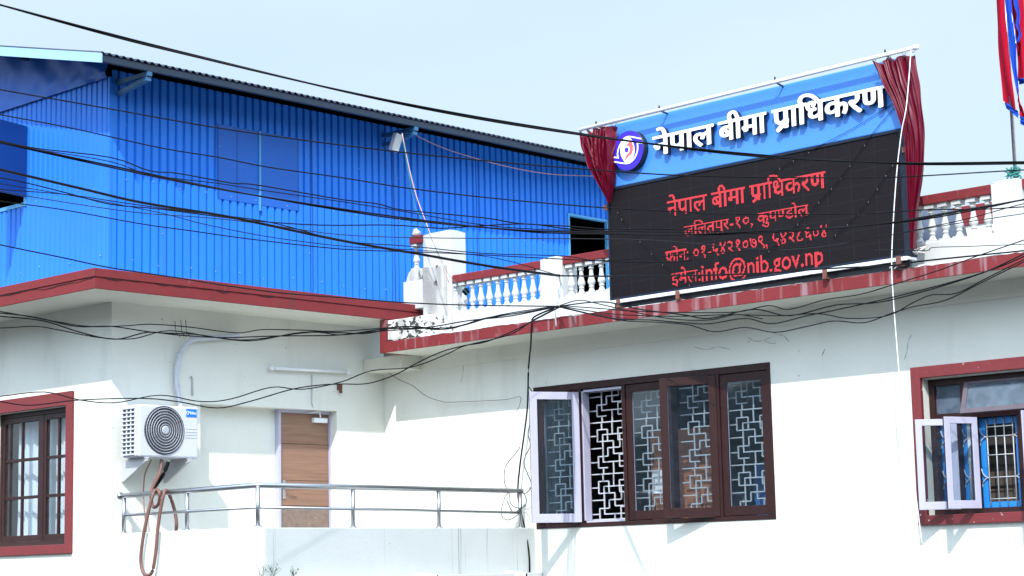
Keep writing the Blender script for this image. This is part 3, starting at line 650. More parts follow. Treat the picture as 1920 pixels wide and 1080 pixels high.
LED = json.loads(r'''[[0.9232,4.1107,187,[[105,1],[104,4],[11,2,24,2,30,2,39,2,46,2,65,3,71,3,85,3,91,3,104,5,110,3,117,2,123,2,137,2,150,2,166,2,181,3],[11,2,24,2,30,2,38,4,46,2,65,3,71,3,85,3,91,3,106,7,117,2,123,2,137,2,150,2,155,2,165,3,181,3],[11,2,24,2,30,2,37,3,46,2,65,3,71,3,85,3,91,3,107,6,117,2,123,2,132,3,137,2,150,2,155,2,164,3,181,3],[11,2,20,2,24,2,30,2,36,3,46,2,59,9,71,3,85,3,91,3,106,7,117,2,123,2,130,9,144,5,150,2,155,3,163,3,173,3,181,3],[5,1,11,2,18,8,30,2,35,3,46,2,58,10,71,3,77,4,85,3,91,3,104,10,117,2,123,2,129,10,143,9,156,2,162,3,171,7,181,3],[3,4,11,2,17,9,30,2,35,3,40,3,46,2,57,3,62,6,71,3,76,5,85,3,91,3,104,10,117,2,123,2,129,3,136,3,142,3,148,4,156,2,161,3,171,7,181,3],[3,4,11,2,17,2,23,3,30,2,35,2,41,2,46,2,57,2,61,3,65,3,71,3,76,12,91,3,103,3,110,3,117,2,123,2,129,3,137,2,142,3,150,2,156,2,160,4,170,3,176,3,181,3],[3,10,16,3,24,2,30,2,35,3,41,3,46,2,57,2,61,2,65,3,71,3,76,12,91,3,103,3,110,3,117,2,123,2,129,4,137,2,142,3,150,4,155,3,160,6,170,3,176,3,181,3],[3,10,16,3,24,2,30,2,35,13,57,6,65,3,71,3,78,3,85,3,91,3,103,3,110,3,117,2,123,2,129,6,137,2,142,3,150,7,160,7,170,3,176,3,181,3],[11,2,16,3,24,2,30,2,36,6,43,5,58,10,71,3,78,3,85,3,91,3,103,3,110,3,117,2,123,2,128,7,137,2,143,6,150,2,153,3,161,1,164,3,170,3,176,3,181,3],[11,2,16,3,24,2,30,2,46,2,59,9,71,3,78,3,85,3,91,3,103,3,110,3,117,2,123,2,128,2,132,2,137,2,144,5,150,2,165,2,170,3,176,3,181,3],[11,2,16,3,24,2,30,2,46,2,65,3,71,3,78,3,85,3,91,3,103,3,110,3,117,2,123,2,128,2,131,3,137,2,150,2,165,2,170,3,176,3,181,3],[11,2,16,3,24,2,30,2,46,2,65,3,71,3,78,3,85,3,91,3,103,3,110,3,117,2,123,2,128,2,132,2,137,2,150,2,164,3,170,3,176,3,181,3],[2,49,56,40,101,26,128,6,135,51],[2,49,56,40,101,26,129,4,135,51],[10,3,64,3,71,2,122,2,134,3],[10,2,64,3,70,3,122,2,133,3],[9,3,64,3,70,3,122,2,131,4],[9,3,64,3,69,3,122,4,129,5],[5,6,65,6,123,10],[5,5,66,4,124,6]]],[1.1712,3.8094,148,[[44,4,97,4],[43,2,47,2,95,3,100,2],[42,1,48,2,81,1,94,2,101,1],[45,4,68,1,82,1,98,4],[6,1,11,1,15,2,22,1,27,1,33,1,36,2,46,2,54,1,68,1,82,2,95,2,98,3,109,1,124,3,131,2,138,1,143,2],[5,2,11,1,15,2,21,2,27,1,32,2,36,2,46,2,53,2,67,2,81,2,95,2,99,1,109,1,122,7,131,2,137,2,143,2],[4,2,11,1,15,2,20,2,27,1,31,2,36,2,46,2,52,2,66,2,74,3,91,3,95,2,99,2,109,1,121,2,128,1,131,2,136,2,143,2],[3,2,11,1,15,2,19,2,27,1,30,2,36,2,41,7,51,2,57,4,65,2,73,2,76,3,90,2,93,4,99,2,104,6,113,5,121,1,124,1,127,2,131,2,135,2,143,2],[3,1,7,2,11,1,15,2,19,1,23,2,27,1,30,2,36,2,41,1,46,2,50,2,57,4,64,2,72,2,78,1,89,2,95,2,100,1,103,2,108,2,113,2,117,2,123,5,131,2,135,2,139,2,143,2],[3,2,7,2,11,1,15,2,19,2,23,2,27,1,31,7,41,1,46,2,50,4,65,2,72,2,78,1,90,1,95,6,103,2,109,1,113,1,117,2,122,2,131,2,135,2,139,3,143,2],[4,8,15,2,20,8,32,6,41,1,46,2,50,2,53,2,65,3,72,2,78,1,90,10,103,2,109,1,113,1,117,2,122,3,131,2,136,4,141,4],[11,1,15,2,27,1,36,2,41,1,46,2,53,2,64,2,67,2,73,6,91,6,103,2,109,1,113,1,117,2,124,4,131,2,143,2],[11,1,15,2,27,1,36,2,41,1,46,2,53,2,64,1,68,1,75,2,95,2,103,2,109,1,113,1,117,2,127,1,131,2,143,2],[2,54,64,5,89,57],[15,1,24,1,131,2],[14,2,23,2,131,1],[15,1,21,3,130,2],[15,7,128,3]]],[0.8722,3.5615,192,[[122,1],[49,2,65,2,90,2,118,2,122,1,135,2,171,1],[8,1,12,1,16,1,25,1,28,2,50,1,65,1,70,3,82,2,90,2,119,1,121,2,135,1,139,4,152,1,157,5,170,2,184,4],[8,1,12,1,16,1,25,1,29,1,49,2,64,2,69,2,72,2,81,2,90,2,106,4,118,2,121,2,134,2,139,1,142,2,151,2,156,2,161,2,170,1,183,2,187,1],[5,2,8,1,12,2,16,1,25,1,38,4,48,2,64,1,69,1,73,1,80,2,89,2,96,4,105,2,109,2,117,2,134,1,139,1,142,2,150,2,156,1,166,6,175,4,183,2,187,1],[4,5,12,2,16,1,20,2,25,1,37,2,41,2,47,2,54,4,62,3,69,2,72,2,78,3,88,2,95,2,99,2,104,2,109,2,116,2,132,3,139,2,142,2,148,3,156,1,166,1,169,3,174,2,178,2,183,2,186,2],[3,2,8,2,12,2,16,1,19,3,25,1,36,2,41,2,46,2,60,6,70,3,78,4,87,2,95,1,100,1,104,1,108,3,115,2,130,6,140,3,147,5,156,2,166,1,170,1,174,1,179,1,184,3],[3,2,8,5,16,1,19,7,36,2,42,1,47,3,60,1,63,3,70,3,78,1,81,2,88,2,95,1,100,1,104,1,106,5,113,4,130,1,133,3,140,2,148,1,151,2,157,2,166,2,174,1,179,1,185,2],[3,2,8,1,10,2,16,1,25,1,28,2,37,1,41,2,49,1,60,1,70,1,72,1,82,1,88,3,95,2,100,1,104,1,106,1,109,2,113,2,116,2,129,2,139,4,151,2,157,2,166,4,174,1,178,2,184,4],[3,2,8,1,16,1,25,1,29,1,37,5,46,5,59,2,69,2,72,2,82,1,87,2,90,2,95,6,103,2,106,1,109,1,113,1,117,1,129,2,139,1,142,2,152,1,158,2,165,2,174,5,183,2,187,1],[3,2,8,1,16,1,25,1,38,3,46,2,50,1,60,1,68,2,73,2,81,2,87,1,90,2,97,3,103,2,106,3,113,1,117,1,129,2,138,2,143,2,151,2,159,2,165,2,175,3,182,2,187,2],[2,26,46,5,60,2,68,2,74,1,77,6,87,5,103,2,113,5,130,1,138,1,143,2,147,5,160,2,165,5,182,2,188,1],[2,26,47,3,60,1,68,2,74,1,78,3,88,3,114,3,130,1,138,1,143,2,148,3,167,3,182,2,188,1],[15,2],[15,2],[15,1],[12,3]]],[0.9552,3.2872,39,[[8,1],[6,3],[3,6,18,2,25,2,31,1,35,2],[3,2,8,2,18,2,24,2,31,1,35,2],[8,2,18,2,23,2,31,1],[8,2,12,3,18,2,23,1,31,1],[3,6,11,9,22,2,27,1,31,1],[3,2,12,8,22,2,27,2,31,1],[3,2,13,2,18,2,23,9,35,2],[3,6,13,2,18,2,31,1,35,2],[8,1,13,2,18,2,31,1],[8,1,13,2,18,2,31,1],[2,32],[18,2],[18,1],[17,2],[14,4],[14,3]]],[1.4012,3.2228,144,[[88,5,132,3],[41,10,87,7,132,3],[39,13,86,3,92,3,132,3],[38,4,50,3,86,2,93,2,132,3],[37,3,52,2,86,2,92,3,132,3],[27,2,37,2,53,2,74,3,83,1,87,8,100,2,111,1,118,1,132,5],[3,2,8,2,14,2,19,2,25,7,36,2,41,4,46,5,57,2,63,2,67,3,72,7,82,3,88,5,98,6,111,1,117,3,122,2,128,2,132,7],[3,2,8,2,14,2,19,2,24,9,36,2,40,12,57,2,63,2,67,3,72,8,82,3,87,3,97,8,110,3,117,3,122,2,128,2,132,8],[3,2,8,2,14,2,19,2,24,2,30,3,36,1,40,2,45,3,50,3,57,2,63,2,67,3,72,2,78,2,88,2,96,3,103,3,110,3,118,1,122,2,128,2,132,3,138,3],[3,2,8,2,14,2,19,2,23,3,31,2,35,2,39,3,46,3,51,2,57,2,63,2,67,3,72,2,78,3,89,4,96,2,104,2,110,4,122,2,128,2,132,3,139,2],[3,2,8,2,14,2,19,2,23,2,31,3,35,2,39,2,47,2,52,2,57,2,63,2,67,3,72,2,79,2,88,6,96,2,104,2,109,2,112,2,122,2,128,2,132,3,139,2],[3,2,8,2,14,2,19,2,23,2,31,3,35,2,39,2,47,2,52,2,57,2,63,2,67,3,72,2,79,2,87,2,92,2,96,2,104,2,109,2,112,2,122,2,128,2,132,3,139,2],[3,2,8,2,14,2,19,2,23,3,31,2,35,2,39,3,47,2,53,1,57,2,63,2,67,3,72,2,79,2,87,2,92,2,96,2,104,2,108,3,112,3,122,2,128,2,132,3,139,2],[3,2,8,2,14,2,19,2,24,2,31,2,36,1,40,2,47,2,53,2,57,2,63,2,67,3,72,2,78,3,87,2,92,2,96,3,103,3,108,2,113,2,122,2,128,2,132,3,138,3],[3,2,8,3,13,3,17,5,24,3,29,4,36,1,40,2,47,2,53,2,57,3,62,3,67,3,72,3,77,3,87,7,97,3,102,3,108,2,113,2,122,3,127,3,132,8],[3,2,8,7,17,5,25,7,36,2,40,3,47,3,53,1,57,7,67,3,72,7,88,7,98,6,107,3,114,2,122,7,132,8],[3,2,8,2,11,3,17,5,27,3,36,2,41,9,52,2,57,2,60,3,67,3,72,2,75,3,90,5,99,4,107,2,114,2,122,2,125,3,132,5],[19,2,37,2,42,5,48,2,52,2,72,2],[4,1,19,2,37,3,44,1,51,3,68,1,72,2],[3,3,19,2,38,2,50,3,67,3,72,2],[3,2,19,5,39,3,49,3,68,2,72,2],[20,4,40,11,72,2],[42,7]]]]''')
CE = .0125
for (u0, z0, n, rows) in LED:
    m = MB()
    for j, runs in enumerate(rows):
        for a, c in zip(runs[::2], runs[1::2]):
            for i in range(a, a+c):
                u, z = u0+i*CE, z0+j*CE
                m.add([L(u-.0054, -.0035, z-.0054), L(u+.0054, -.0035, z-.0054), L(u+.0054, -.0035, z+.0054), L(u-.0054, -.0035, z+.0054)], [(0, 1, 2, 3)])
    m.build('text_line', LEDR, scr, local=True, recalc=False)
m = MB(); lbox(m, 0, 4.255, -.004, .12, 4.619, 5.405); m.build('header_panel', PANEL, sgn, local=True, bevel=.012)
m = MB(); lbox(m, -.01, 4.26, -.03, .16, 3.196, 3.226); lbox(m, -.01, 4.26, -.030, -.012, 3.184, 3.1955); m.build('drip_tray', WHITEM, sgn, local=True, bevel=.004)
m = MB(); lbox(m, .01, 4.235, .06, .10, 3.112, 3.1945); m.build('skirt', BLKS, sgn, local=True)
m = MB()
for u in (.12, 1.05, 2.15, 3.18, 4.15): m.box(u-.025, u+.025, .14, .19, 3.118-ZS, 3.19-ZS)
for u in (.3, 2.1, 3.6): m.bar(L(u, .26, 3.12), L(u, .26, 5.25), .05, .05, up=(0, 1, 0)); m.bar(L(u, .28, 4.3), L(u, .75, 3.125), .04, .04, up=(1, 0, 0))
m.build('support_strut', RUST, sgn, local=True)
for u, z, w in ((.155, 3.155, .05), (1.09, 3.145, .05), (3.20, 3.135, .05), (4.16, 3.16, .055), (-.03, 4.39, .07), (4.30, 4.38, .085)):
    m = MB()
    if z > 4: lbox(m, u-w/2, u+w/2, -.02, .05, z-.03, z+.03)
    else: lbox(m, u-w/2, u+w/2, -.055, -.031, z-.015, z+.075); lbox(m, u-w/2, u+w/2, -.055, .10, z-.03, z-.0155)
    m.build('mounting_bracket', RUST, sgn, local=True, bevel=.003)
# white header lettering, 8 cm deep with dark returns
HDR = json.loads(r'''[[[[9933,48760],[10410,48756],[10470,48779],[10510,48820],[10510,50740],[10590,50774],[10830,50780],[10890,50771],[10959,50740],[10960,50080],[10974,49900],[11022,49720],[11140,49540],[11205,49480],[11310,49414],[11436,49360],[11610,49314],[11790,49292],[11970,49292],[12330,49337],[12365,49300],[12365,48820],[12450,48758],[12930,48758],[13013,48820],[13013,50740],[13050,50762],[13110,50776],[13350,50780],[13470,50762],[13507,50740],[13507,48820],[13580,48760],[14070,48758],[14155,48820],[14155,50740],[14190,50761],[14310,50780],[16350,50780],[16410,50774],[16495,50740],[16495,50440],[16470,50426],[16230,50370],[15990,50281],[15930,50275],[15690,50366],[15510,50400],[15270,50412],[15030,50385],[14819,50320],[14706,50260],[14610,50184],[14523,50080],[14472,49960],[14456,49780],[14474,49660],[14553,49480],[14640,49360],[14816,49180],[15117,48940],[15390,48744],[15510,48711],[15630,48731],[15687,48760],[15907,48940],[15849,49000],[15367,49360],[15194,49540],[15128,49660],[15104,49780],[15121,49900],[15154,49960],[15219,50020],[15330,50050],[15468,50020],[15592,49960],[15592,49900],[15487,49660],[15605,49600],[15930,49521],[16093,49540],[16230,49807],[16359,49960],[16444,50020],[16470,50031],[16493,50020],[16495,48820],[16570,48760],[16650,48753],[17070,48759],[17130,48804],[17143,48820],[17143,50740],[17250,50778],[17490,50781],[17575,50800],[17602,50860],[17602,51040],[17596,51100],[17550,51118],[17430,51134],[10530,51135],[10456,51160],[10313,51520],[10176,51760],[10077,51880],[9932,52000],[9810,52063],[9570,52126],[9330,52141],[9030,52117],[8818,52060],[8824,52000],[8922,51760],[9030,51730],[9090,51730],[9330,51778],[9390,51776],[9450,51760],[9510,51724],[9601,51640],[9680,51520],[9832,51160],[9750,51134],[8250,51127],[8170,51100],[8164,50860],[8190,50800],[8310,50780],[9690,50780],[9810,50767],[9862,50740],[9862,50260],[9810,50211],[9750,50206],[8730,50204],[8550,50185],[8423,50140],[8360,50080],[8334,50020],[8337,49900],[8358,49840],[8436,49720],[8610,49562],[8768,49480],[8970,49445],[9090,49453],[9204,49480],[9297,49540],[9337,49600],[9352,49660],[9358,49840],[9390,49849],[9856,49840],[9862,48820]],[[11850,49650],[11790,49667],[11708,49720],[11662,49780],[11624,49900],[11608,50080],[11607,50740],[11670,50770],[11730,50780],[12090,50780],[12270,50776],[12365,50740],[12365,49840],[12210,49737],[12090,49682],[11970,49649]]],[[[19871,48760],[20310,48757],[20391,48820],[20391,50740],[20490,50778],[20730,50779],[20790,50768],[20839,50740],[20839,48820],[20904,48760],[21330,48755],[21390,48778],[21427,48820],[21427,50740],[21510,50775],[21570,50780],[21930,50777],[22023,50740],[22023,50080],[21990,50038],[21750,49960],[21695,49900],[21676,49840],[21696,49720],[21812,49540],[21946,49420],[22048,49360],[22230,49312],[22350,49313],[22501,49360],[22569,49420],[22609,49540],[22612,49660],[22650,49673],[23190,49673],[23230,49660],[23232,48820],[23298,48760],[23370,48753],[23730,48756],[23790,48785],[23820,48820],[23820,50740],[23910,50777],[23970,50780],[24150,50780],[24210,50770],[24268,50740],[24268,48820],[24333,48760],[24787,48760],[24856,48820],[24856,48940],[24856,50740],[24930,50774],[25170,50782],[25244,50800],[25268,50860],[25263,51100],[25170,51131],[25110,51134],[21450,51134],[21377,51160],[21272,51460],[21192,51640],[21084,51820],[20978,51940],[20850,52033],[20730,52086],[20608,52120],[20370,52142],[20136,52120],[19950,52066],[19833,52000],[19708,51880],[19641,51760],[19604,51580],[19616,51400],[19693,51160],[19590,51134],[18330,51134],[18203,51100],[18198,50860],[18222,50800],[18270,50786],[19650,50780],[19770,50762],[19802,50740],[19802,50560],[19770,50541],[19710,50534],[19410,50553],[19170,50540],[18870,50472],[18675,50380],[18529,50260],[18448,50140],[18391,49960],[18383,49840],[18412,49660],[18470,49540],[18515,49480],[18647,49360],[18810,49275],[18990,49219],[19230,49189],[19530,49202],[19770,49256],[19802,49240],[19802,48820]],[[19230,49531],[19080,49600],[19024,49660],[18993,49720],[18971,49840],[18985,49960],[18990,49972],[19050,49947],[19402,49540],[19350,49526]],[[19770,49805],[19477,50140],[19443,50200],[19470,50204],[19710,50176],[19802,50140],[19801,49840]],[[22650,50040],[22611,50080],[22611,50740],[22710,50778],[23130,50778],[23190,50765],[23232,50740],[23232,50080],[23190,50040],[23130,50030],[22770,50027]],[[20310,51146],[20280,51160],[20253,51220],[20197,51400],[20199,51580],[20245,51700],[20310,51762],[20370,51782],[20430,51775],[20473,51760],[20550,51702],[20601,51640],[20697,51460],[20807,51160],[20730,51134],[20370,51134]]],[[[26707,48460],[26790,48429],[26850,48422],[26970,48453],[27630,48863],[27690,48786],[27750,48756],[28170,48755],[28230,48772],[28276,48820],[28276,49240],[28302,49300],[28364,49360],[28364,49720],[28344,49780],[28276,49840],[28276,50740],[28350,50773],[28650,50777],[28746,50740],[28746,48820],[28830,48757],[29250,48754],[29310,48768],[29362,48820],[29362,50740],[29430,50772],[29730,50778],[29832,50740],[29832,48820],[29910,48758],[30330,48754],[30390,48765],[30448,48820],[30448,50740],[30510,50770],[30630,50778],[30737,50740],[30721,50620],[30732,50500],[30770,50380],[30804,50320],[30918,50200],[31118,50080],[31105,50020],[31067,49960],[31023,49840],[31010,49720],[31041,49540],[31110,49420],[31162,49360],[31234,49300],[31350,49233],[31496,49180],[31650,49148],[32010,49136],[32190,49156],[32370,49199],[32409,49180],[32410,48820],[32490,48758],[32910,48754],[32970,48766],[33026,48820],[33026,50740],[33090,50771],[34530,50780],[34590,50775],[34677,50740],[34677,50560],[34650,50543],[34590,50532],[34290,50553],[34050,50536],[33810,50480],[33600,50380],[33458,50260],[33378,50140],[33335,50020],[33316,49840],[33346,49660],[33401,49540],[33500,49420],[33674,49300],[33870,49229],[34110,49191],[34410,49201],[34650,49257],[34677,49240],[34677,48820],[34749,48760],[35190,48755],[35250,48774],[35294,48820],[35294,49720],[35332,49780],[35430,49869],[35596,49960],[35670,49944],[35724,49900],[35778,49780],[35788,49660],[35775,49540],[35730,49393],[35653,49240],[35565,49120],[35589,49060],[35910,48910],[36030,48902],[36090,48920],[36130,48940],[36250,49120],[36350,49360],[36397,49600],[36394,49780],[36344,49960],[36270,50077],[36124,50200],[35910,50283],[35670,50313],[35310,50277],[35294,50320],[35294,50740],[35310,50753],[35430,50780],[37230,50780],[37350,50743],[37382,50620],[37382,50440],[37343,50320],[37290,50245],[37230,50204],[37114,50260],[36990,50286],[36810,50288],[36664,50260],[36557,50200],[36509,50140],[36487,50080],[36486,50020],[36520,49900],[36643,49720],[36870,49482],[37131,49240],[37726,48760],[37830,48717],[37950,48720],[38037,48760],[38242,48940],[38198,49000],[37717,49360],[37315,49720],[37667,49900],[37815,50020],[37911,50140],[37968,50260],[37994,50380],[37999,50560],[37969,50740],[38010,50764],[38130,50780],[38250,50779],[38310,50768],[38362,50740],[38373,49900],[38414,49720],[38515,49540],[38661,49420],[38787,49360],[39030,49301],[39210,49290],[39450,49306],[39671,49360],[39796,49420],[39937,49540],[40011,49660],[40059,49840],[40068,50740],[40170,50778],[40290,50770],[40349,50740],[40349,48820],[40410,48763],[40470,48754],[40897,48760],[40965,48820],[40965,50740],[41070,50778],[41310,50784],[41373,50800],[41397,50860],[41397,51040],[41392,51100],[41370,51110],[41250,51134],[32670,51139],[32616,51160],[32414,51400],[32228,51580],[31905,51820],[31687,51940],[31349,52060],[30990,52127],[30690,52141],[30390,52115],[30210,52073],[30034,52000],[29863,51880],[29763,51760],[29692,51580],[29681,51460],[29705,51280],[29752,51160],[29670,51134],[26130,51134],[25997,51100],[25992,50860],[26016,50800],[26250,50773],[26323,50740],[26330,49960],[26362,49780],[26412,49660],[26495,49540],[26645,49420],[26790,49355],[27029,49300],[27090,49240],[26524,48760],[26511,48700]],[[31770,49513],[31714,49540],[31657,49600],[31632,49660],[31626,49780],[31646,49840],[31690,49900],[31801,49960],[31890,49976],[32070,49976],[32187,50020],[32215,50260],[32138,50320],[31830,50371],[31657,50320],[31590,50315],[31470,50352],[31414,50380],[31353,50440],[31322,50500],[31309,50560],[31318,50680],[31343,50740],[31392,50800],[31470,50815],[31490,50800],[31508,50740],[31499,50680],[31430,50560],[31710,50405],[31830,50383],[31890,50394],[31975,50440],[32029,50500],[32099,50620],[32123,50740],[32109,50860],[32087,50920],[31964,51040],[31853,51100],[31710,51145],[31590,51165],[31410,51168],[31230,51146],[31074,51100],[30962,51040],[30930,51015],[30885,51040],[30874,51100],[30810,51124],[30450,51136],[30379,51160],[30319,51280],[30300,51460],[30335,51580],[30378,51640],[30447,51700],[30510,51730],[30586,51760],[30750,51782],[30992,51760],[31290,51664],[31554,51520],[31781,51340],[32070,51043],[32150,50980],[32156,50800],[32370,50764],[32410,50740],[32410,49720],[32270,49600],[32165,49540],[32070,49506],[31890,49484]],[[34230,49539],[34110,49570],[34054,49600],[33993,49660],[33941,49780],[33942,49960],[34005,50080],[34082,50140],[34230,50186],[34410,50186],[34677,50140],[34677,49780],[34622,49720],[34440,49600],[34350,49563]],[[27150,49654],[27035,49720],[26992,49780],[26955,49900],[26940,50080],[26939,50740],[27030,50776],[27450,50780],[27570,50776],[27660,50740],[27660,49840],[27510,49735],[27390,49678],[27270,49648]],[[39150,49657],[39062,49720],[39030,49768],[38990,49900],[38979,50080],[38978,50740],[39030,50768],[39090,50779],[39330,50780],[39390,50770],[39452,50740],[39443,49900],[39412,49780],[39374,49720],[39270,49654],[39210,49645]]]]''')
def letter_mesh(name, loops, d_front, dep):
    cu = bpy.data.curves.new(name, 'CURVE'); cu.dimensions = '2D'; cu.fill_mode = 'BOTH'; cu.extrude = dep/2
    for lp in loops:
        sp = cu.splines.new('POLY'); sp.points.add(len(lp)-1)
        for p, (x, y) in zip(sp.points, lp): p.co = (x*1e-4, y*1e-4-ZS, 0, 1)
        sp.use_cyclic_u = True
    t = bpy.data.objects.new(name, cu); COL.objects.link(t); bpy.context.view_layer.update()
    me = bpy.data.meshes.new_from_object(t.evaluated_get(bpy.context.evaluated_depsgraph_get())); bpy.data.objects.remove(t); me.name = name
    me.transform(Matrix(((1, 0, 0, 0), (0, 0, -1, d_front+dep/2), (0, 1, 0, 0), (0, 0, 0, 1))))
    me.materials.clear(); me.materials.append(ACRW); me.materials.append(BLKS)
    for p in me.polygons: p.use_smooth = False; p.material_index = 0 if abs(p.normal.y) > .7 else 1
    o = bpy.data.objects.new(name, me); COL.objects.link(o); o.parent = sgn
for w in HDR: letter_mesh('raised_lettering', w, -.085, .06)
# round emblem
m = MB(); m.lathe([(.242, -.10), (.242, -.005)], (.44, 0, 5.012-ZS), 56, 'y', 1)
for i, f in enumerate(m.f):
    if len(f) > 4: m.mi[i] = 0
dsc = m.build('round_emblem', [PURP, BLKS], sgn, local=True)
def E2(x, y): # emblem picture coordinates -> panel
    dx = x-512; return (.44+dx/308*.242, 5.012-(y-562+.13*dx)/395*.242)
def emb(poly, mt, lay, name='motif'):
    m = MB(); m.prism([L(*(lambda q: (q[0], -.1012-.0012*lay, q[1]))(E2(x, y))) for x, y in poly], (0, .001, 0)); m.build(name, mt, dsc, local=True)
def band(pts, w, mt, lay):
    P = smooth([(x, y, 0) for x, y in pts], 6); lft, rgt = [], []
    for i, p in enumerate(P):
        d = (P[min(i+1, len(P)-1)]-P[max(i-1, 0)]).normalized(); n = Vector((-d.y, d.x, 0))*w/2
        lft.append((p.x+n.x, p.y+n.y)); rgt.append((p.x-n.x, p.y-n.y))
    m = MB()
    for i in range(len(P)-1):
        q = [lft[i], lft[i+1], rgt[i+1], rgt[i]]
        m.add([L(*(lambda e: (e[0], -.1012-.0012*lay, e[1]))(E2(x, y))) for x, y in q], [(0, 1, 2, 3)])
    m.build('motif', mt, dsc, local=True, recalc=False)
ell = lambda cx, cy, a, b, n=40: [(cx+a*math.cos(2*math.pi*i/n), cy+b*math.sin(2*math.pi*i/n)) for i in range(n)]
emb([(355+0, 575), (362, 480), (395, 385), (450, 320), (520, 295), (575, 325), (620, 400), (642, 490), (648, 575), (632, 670), (600, 745), (560, 795), (500, 822), (440, 790), (395, 720), (365, 650)], ACRW, 1)
band([(205, 672), (260, 682), (322, 695)], 34, ACRW, 2)
band([(305, 690), (300, 600), (330, 490), (378, 400), (440, 320), (520, 286), (600, 296), (690, 322), (792, 352)], 27, ACRW, 3)
band([(818, 442), (760, 432), (700, 424)], 32, ACRW, 4)
band([(712, 430), (716, 520), (700, 620), (650, 720), (580, 792), (500, 822), (420, 815), (330, 795), (228, 768)], 27, ACRW, 5)
emb([(545, 398), (600, 405), (622, 470), (618, 560), (590, 630), (530, 670), (490, 710), (458, 765), (452, 735), (470, 675), (520, 625), (552, 575), (560, 520), (545, 478), (505, 462), (455, 480), (425, 525), (440, 490), (500, 445), (530, 420)], CORAL, 6)
emb(ell(490, 552, 62, 82), ACRW, 7); emb(ell(492, 552, 38, 52), PURP, 8)

# curtain rod in front of the header, and the two maroon drapes
rod = empty('curtain_rod', SO+SE*2.2-SN*.155+Vector((0, 0, 5.41)), 'white curtain rod running along the top of the sky blue sign header', 'rod', rz=-TH)
def LR(u, d, z): return Vector((u-2.2, d+.13, z-5.41+.004))
m = MB(); m.tube([LR(-.30, -.13, 5.386), LR(4.565, -.13, 5.417)], .022, 10); m.lathe([(.019, 0), (.03, .01), (.03, .05), (.012, .06)], LR(4.56, -.13, 5.417), 10, 'x'); m.build('pole', WHITEM, rod, local=True)
for u in (-.02, 1.0, 2.72, 4.2):
    m = MB(); m.bar(LR(u, .02, 5.375), LR(u, -.13, 5.388+.0064*u), .016, .016, up=(1, 0, 0)); m.lathe([(.01, 0), (.01, .035), (.004, .045)], LR(u, -.13, 5.405+.0064*u), 6); m.build('rod_bracket', FRAMED, rod, local=True)
def drape(label, rows, n, amp, seed, scal):
    """rows: (z, u_left, u_right, depth) from the rod down"""
    o = empty('curtain', SO+SE*rows[0][1]-SN*.13+Vector((0, 0, rows[0][0])), label, 'curtain', 'maroon curtains on the sign', rz=-TH)
    bu, bz = rows[0][1], rows[0][0]; rnd = random.Random(seed); ph = [rnd.random()*6 for _ in range(6)]
    def row(v):
        t = v*(len(rows)-1); i = min(int(t), len(rows)-2); f = t-i
        p = [rows[max(i-1, 0)], rows[i], rows[i+1], rows[min(i+2, len(rows)-1)]]
        return [.5*(2*p[1][k]+(p[2][k]-p[0][k])*f+(2*p[0][k]-5*p[1][k]+4*p[2][k]-p[3][k])*f*f+(3*p[1][k]-3*p[2][k]+p[3][k]-p[0][k])*f**3) for k in range(4)]
    def fn(u, v):
        z, a, b, d = row(v)
        s = u+.045*math.sin(2*math.pi*u*1.3+ph[0]+v*2.5)+.018*math.sin(2*math.pi*u*3.1+ph[3]+v*5)
        fold = math.sin(2*math.pi*n*s+ph[1]+.9*math.sin(v*4+ph[2])) + .55*math.sin(2*math.pi*n*2.1*s+ph[3]+2*v)+.35*math.sin(2*math.pi*n*.45*s+ph[4])
        w = amp*(.75+.5*math.sin(3*v+ph[5]))*min(1, .35+abs(b-a)*2)
        cr = .009*math.sin(26*v+11*u+ph[0]+2*math.sin(5*u))*math.sin(13*u+ph[1]+3*v)
        sag = scal*abs(math.sin(math.pi*u*n*.55))**1.5*(1-min(1, v*8))
        return Vector((a+(b-a)*u-bu, d+.13+w*fold+cr, z-bz-sag))
    m = MB(); m.grid(fn, n*22, 60); m.build('cloth', SATIN, o, local=True, recalc=False)
    m = MB()
    for k in range(int(n*.55)+2):
        uu = rows[0][1]+(rows[0][2]-rows[0][1])*min(1, k/(int(n*.55)+.6)); m.tube([Vector((uu-bu+.024*math.cos(t*.7), .005, .018+.026*math.sin(t*.7))) for t in range(10)], .004, 5, caps=False)
    m.build('hanging_ring', WHITEM, o, local=True)
    return o
drape('maroon satin curtain gathered to a point at the left edge of the sky blue header', [(5.372, -.305, .285, -.13), (5.19, -.245, .26, -.13), (4.97, -.165, .225, -.125), (4.75, -.055, .19, -.115), (4.58, .02, .14, -.10), (4.42, .075, .095, -.07)], 8, .050, 3, .05)
drape('long maroon satin curtain falling along the right edge of the black display', [(5.39, 4.035, 4.535, -.13), (5.12, 4.13, 4.57, -.135), (4.90, 4.235, 4.60, -.14), (4.62, 4.34, 4.62, -.14), (4.36, 4.375, 4.615, -.13), (4.05, 4.38, 4.56, -.12), (3.66, 4.365, 4.465, -.10), (3.28, 4.36, 4.405, -.09)], 5, .060, 11, .045)
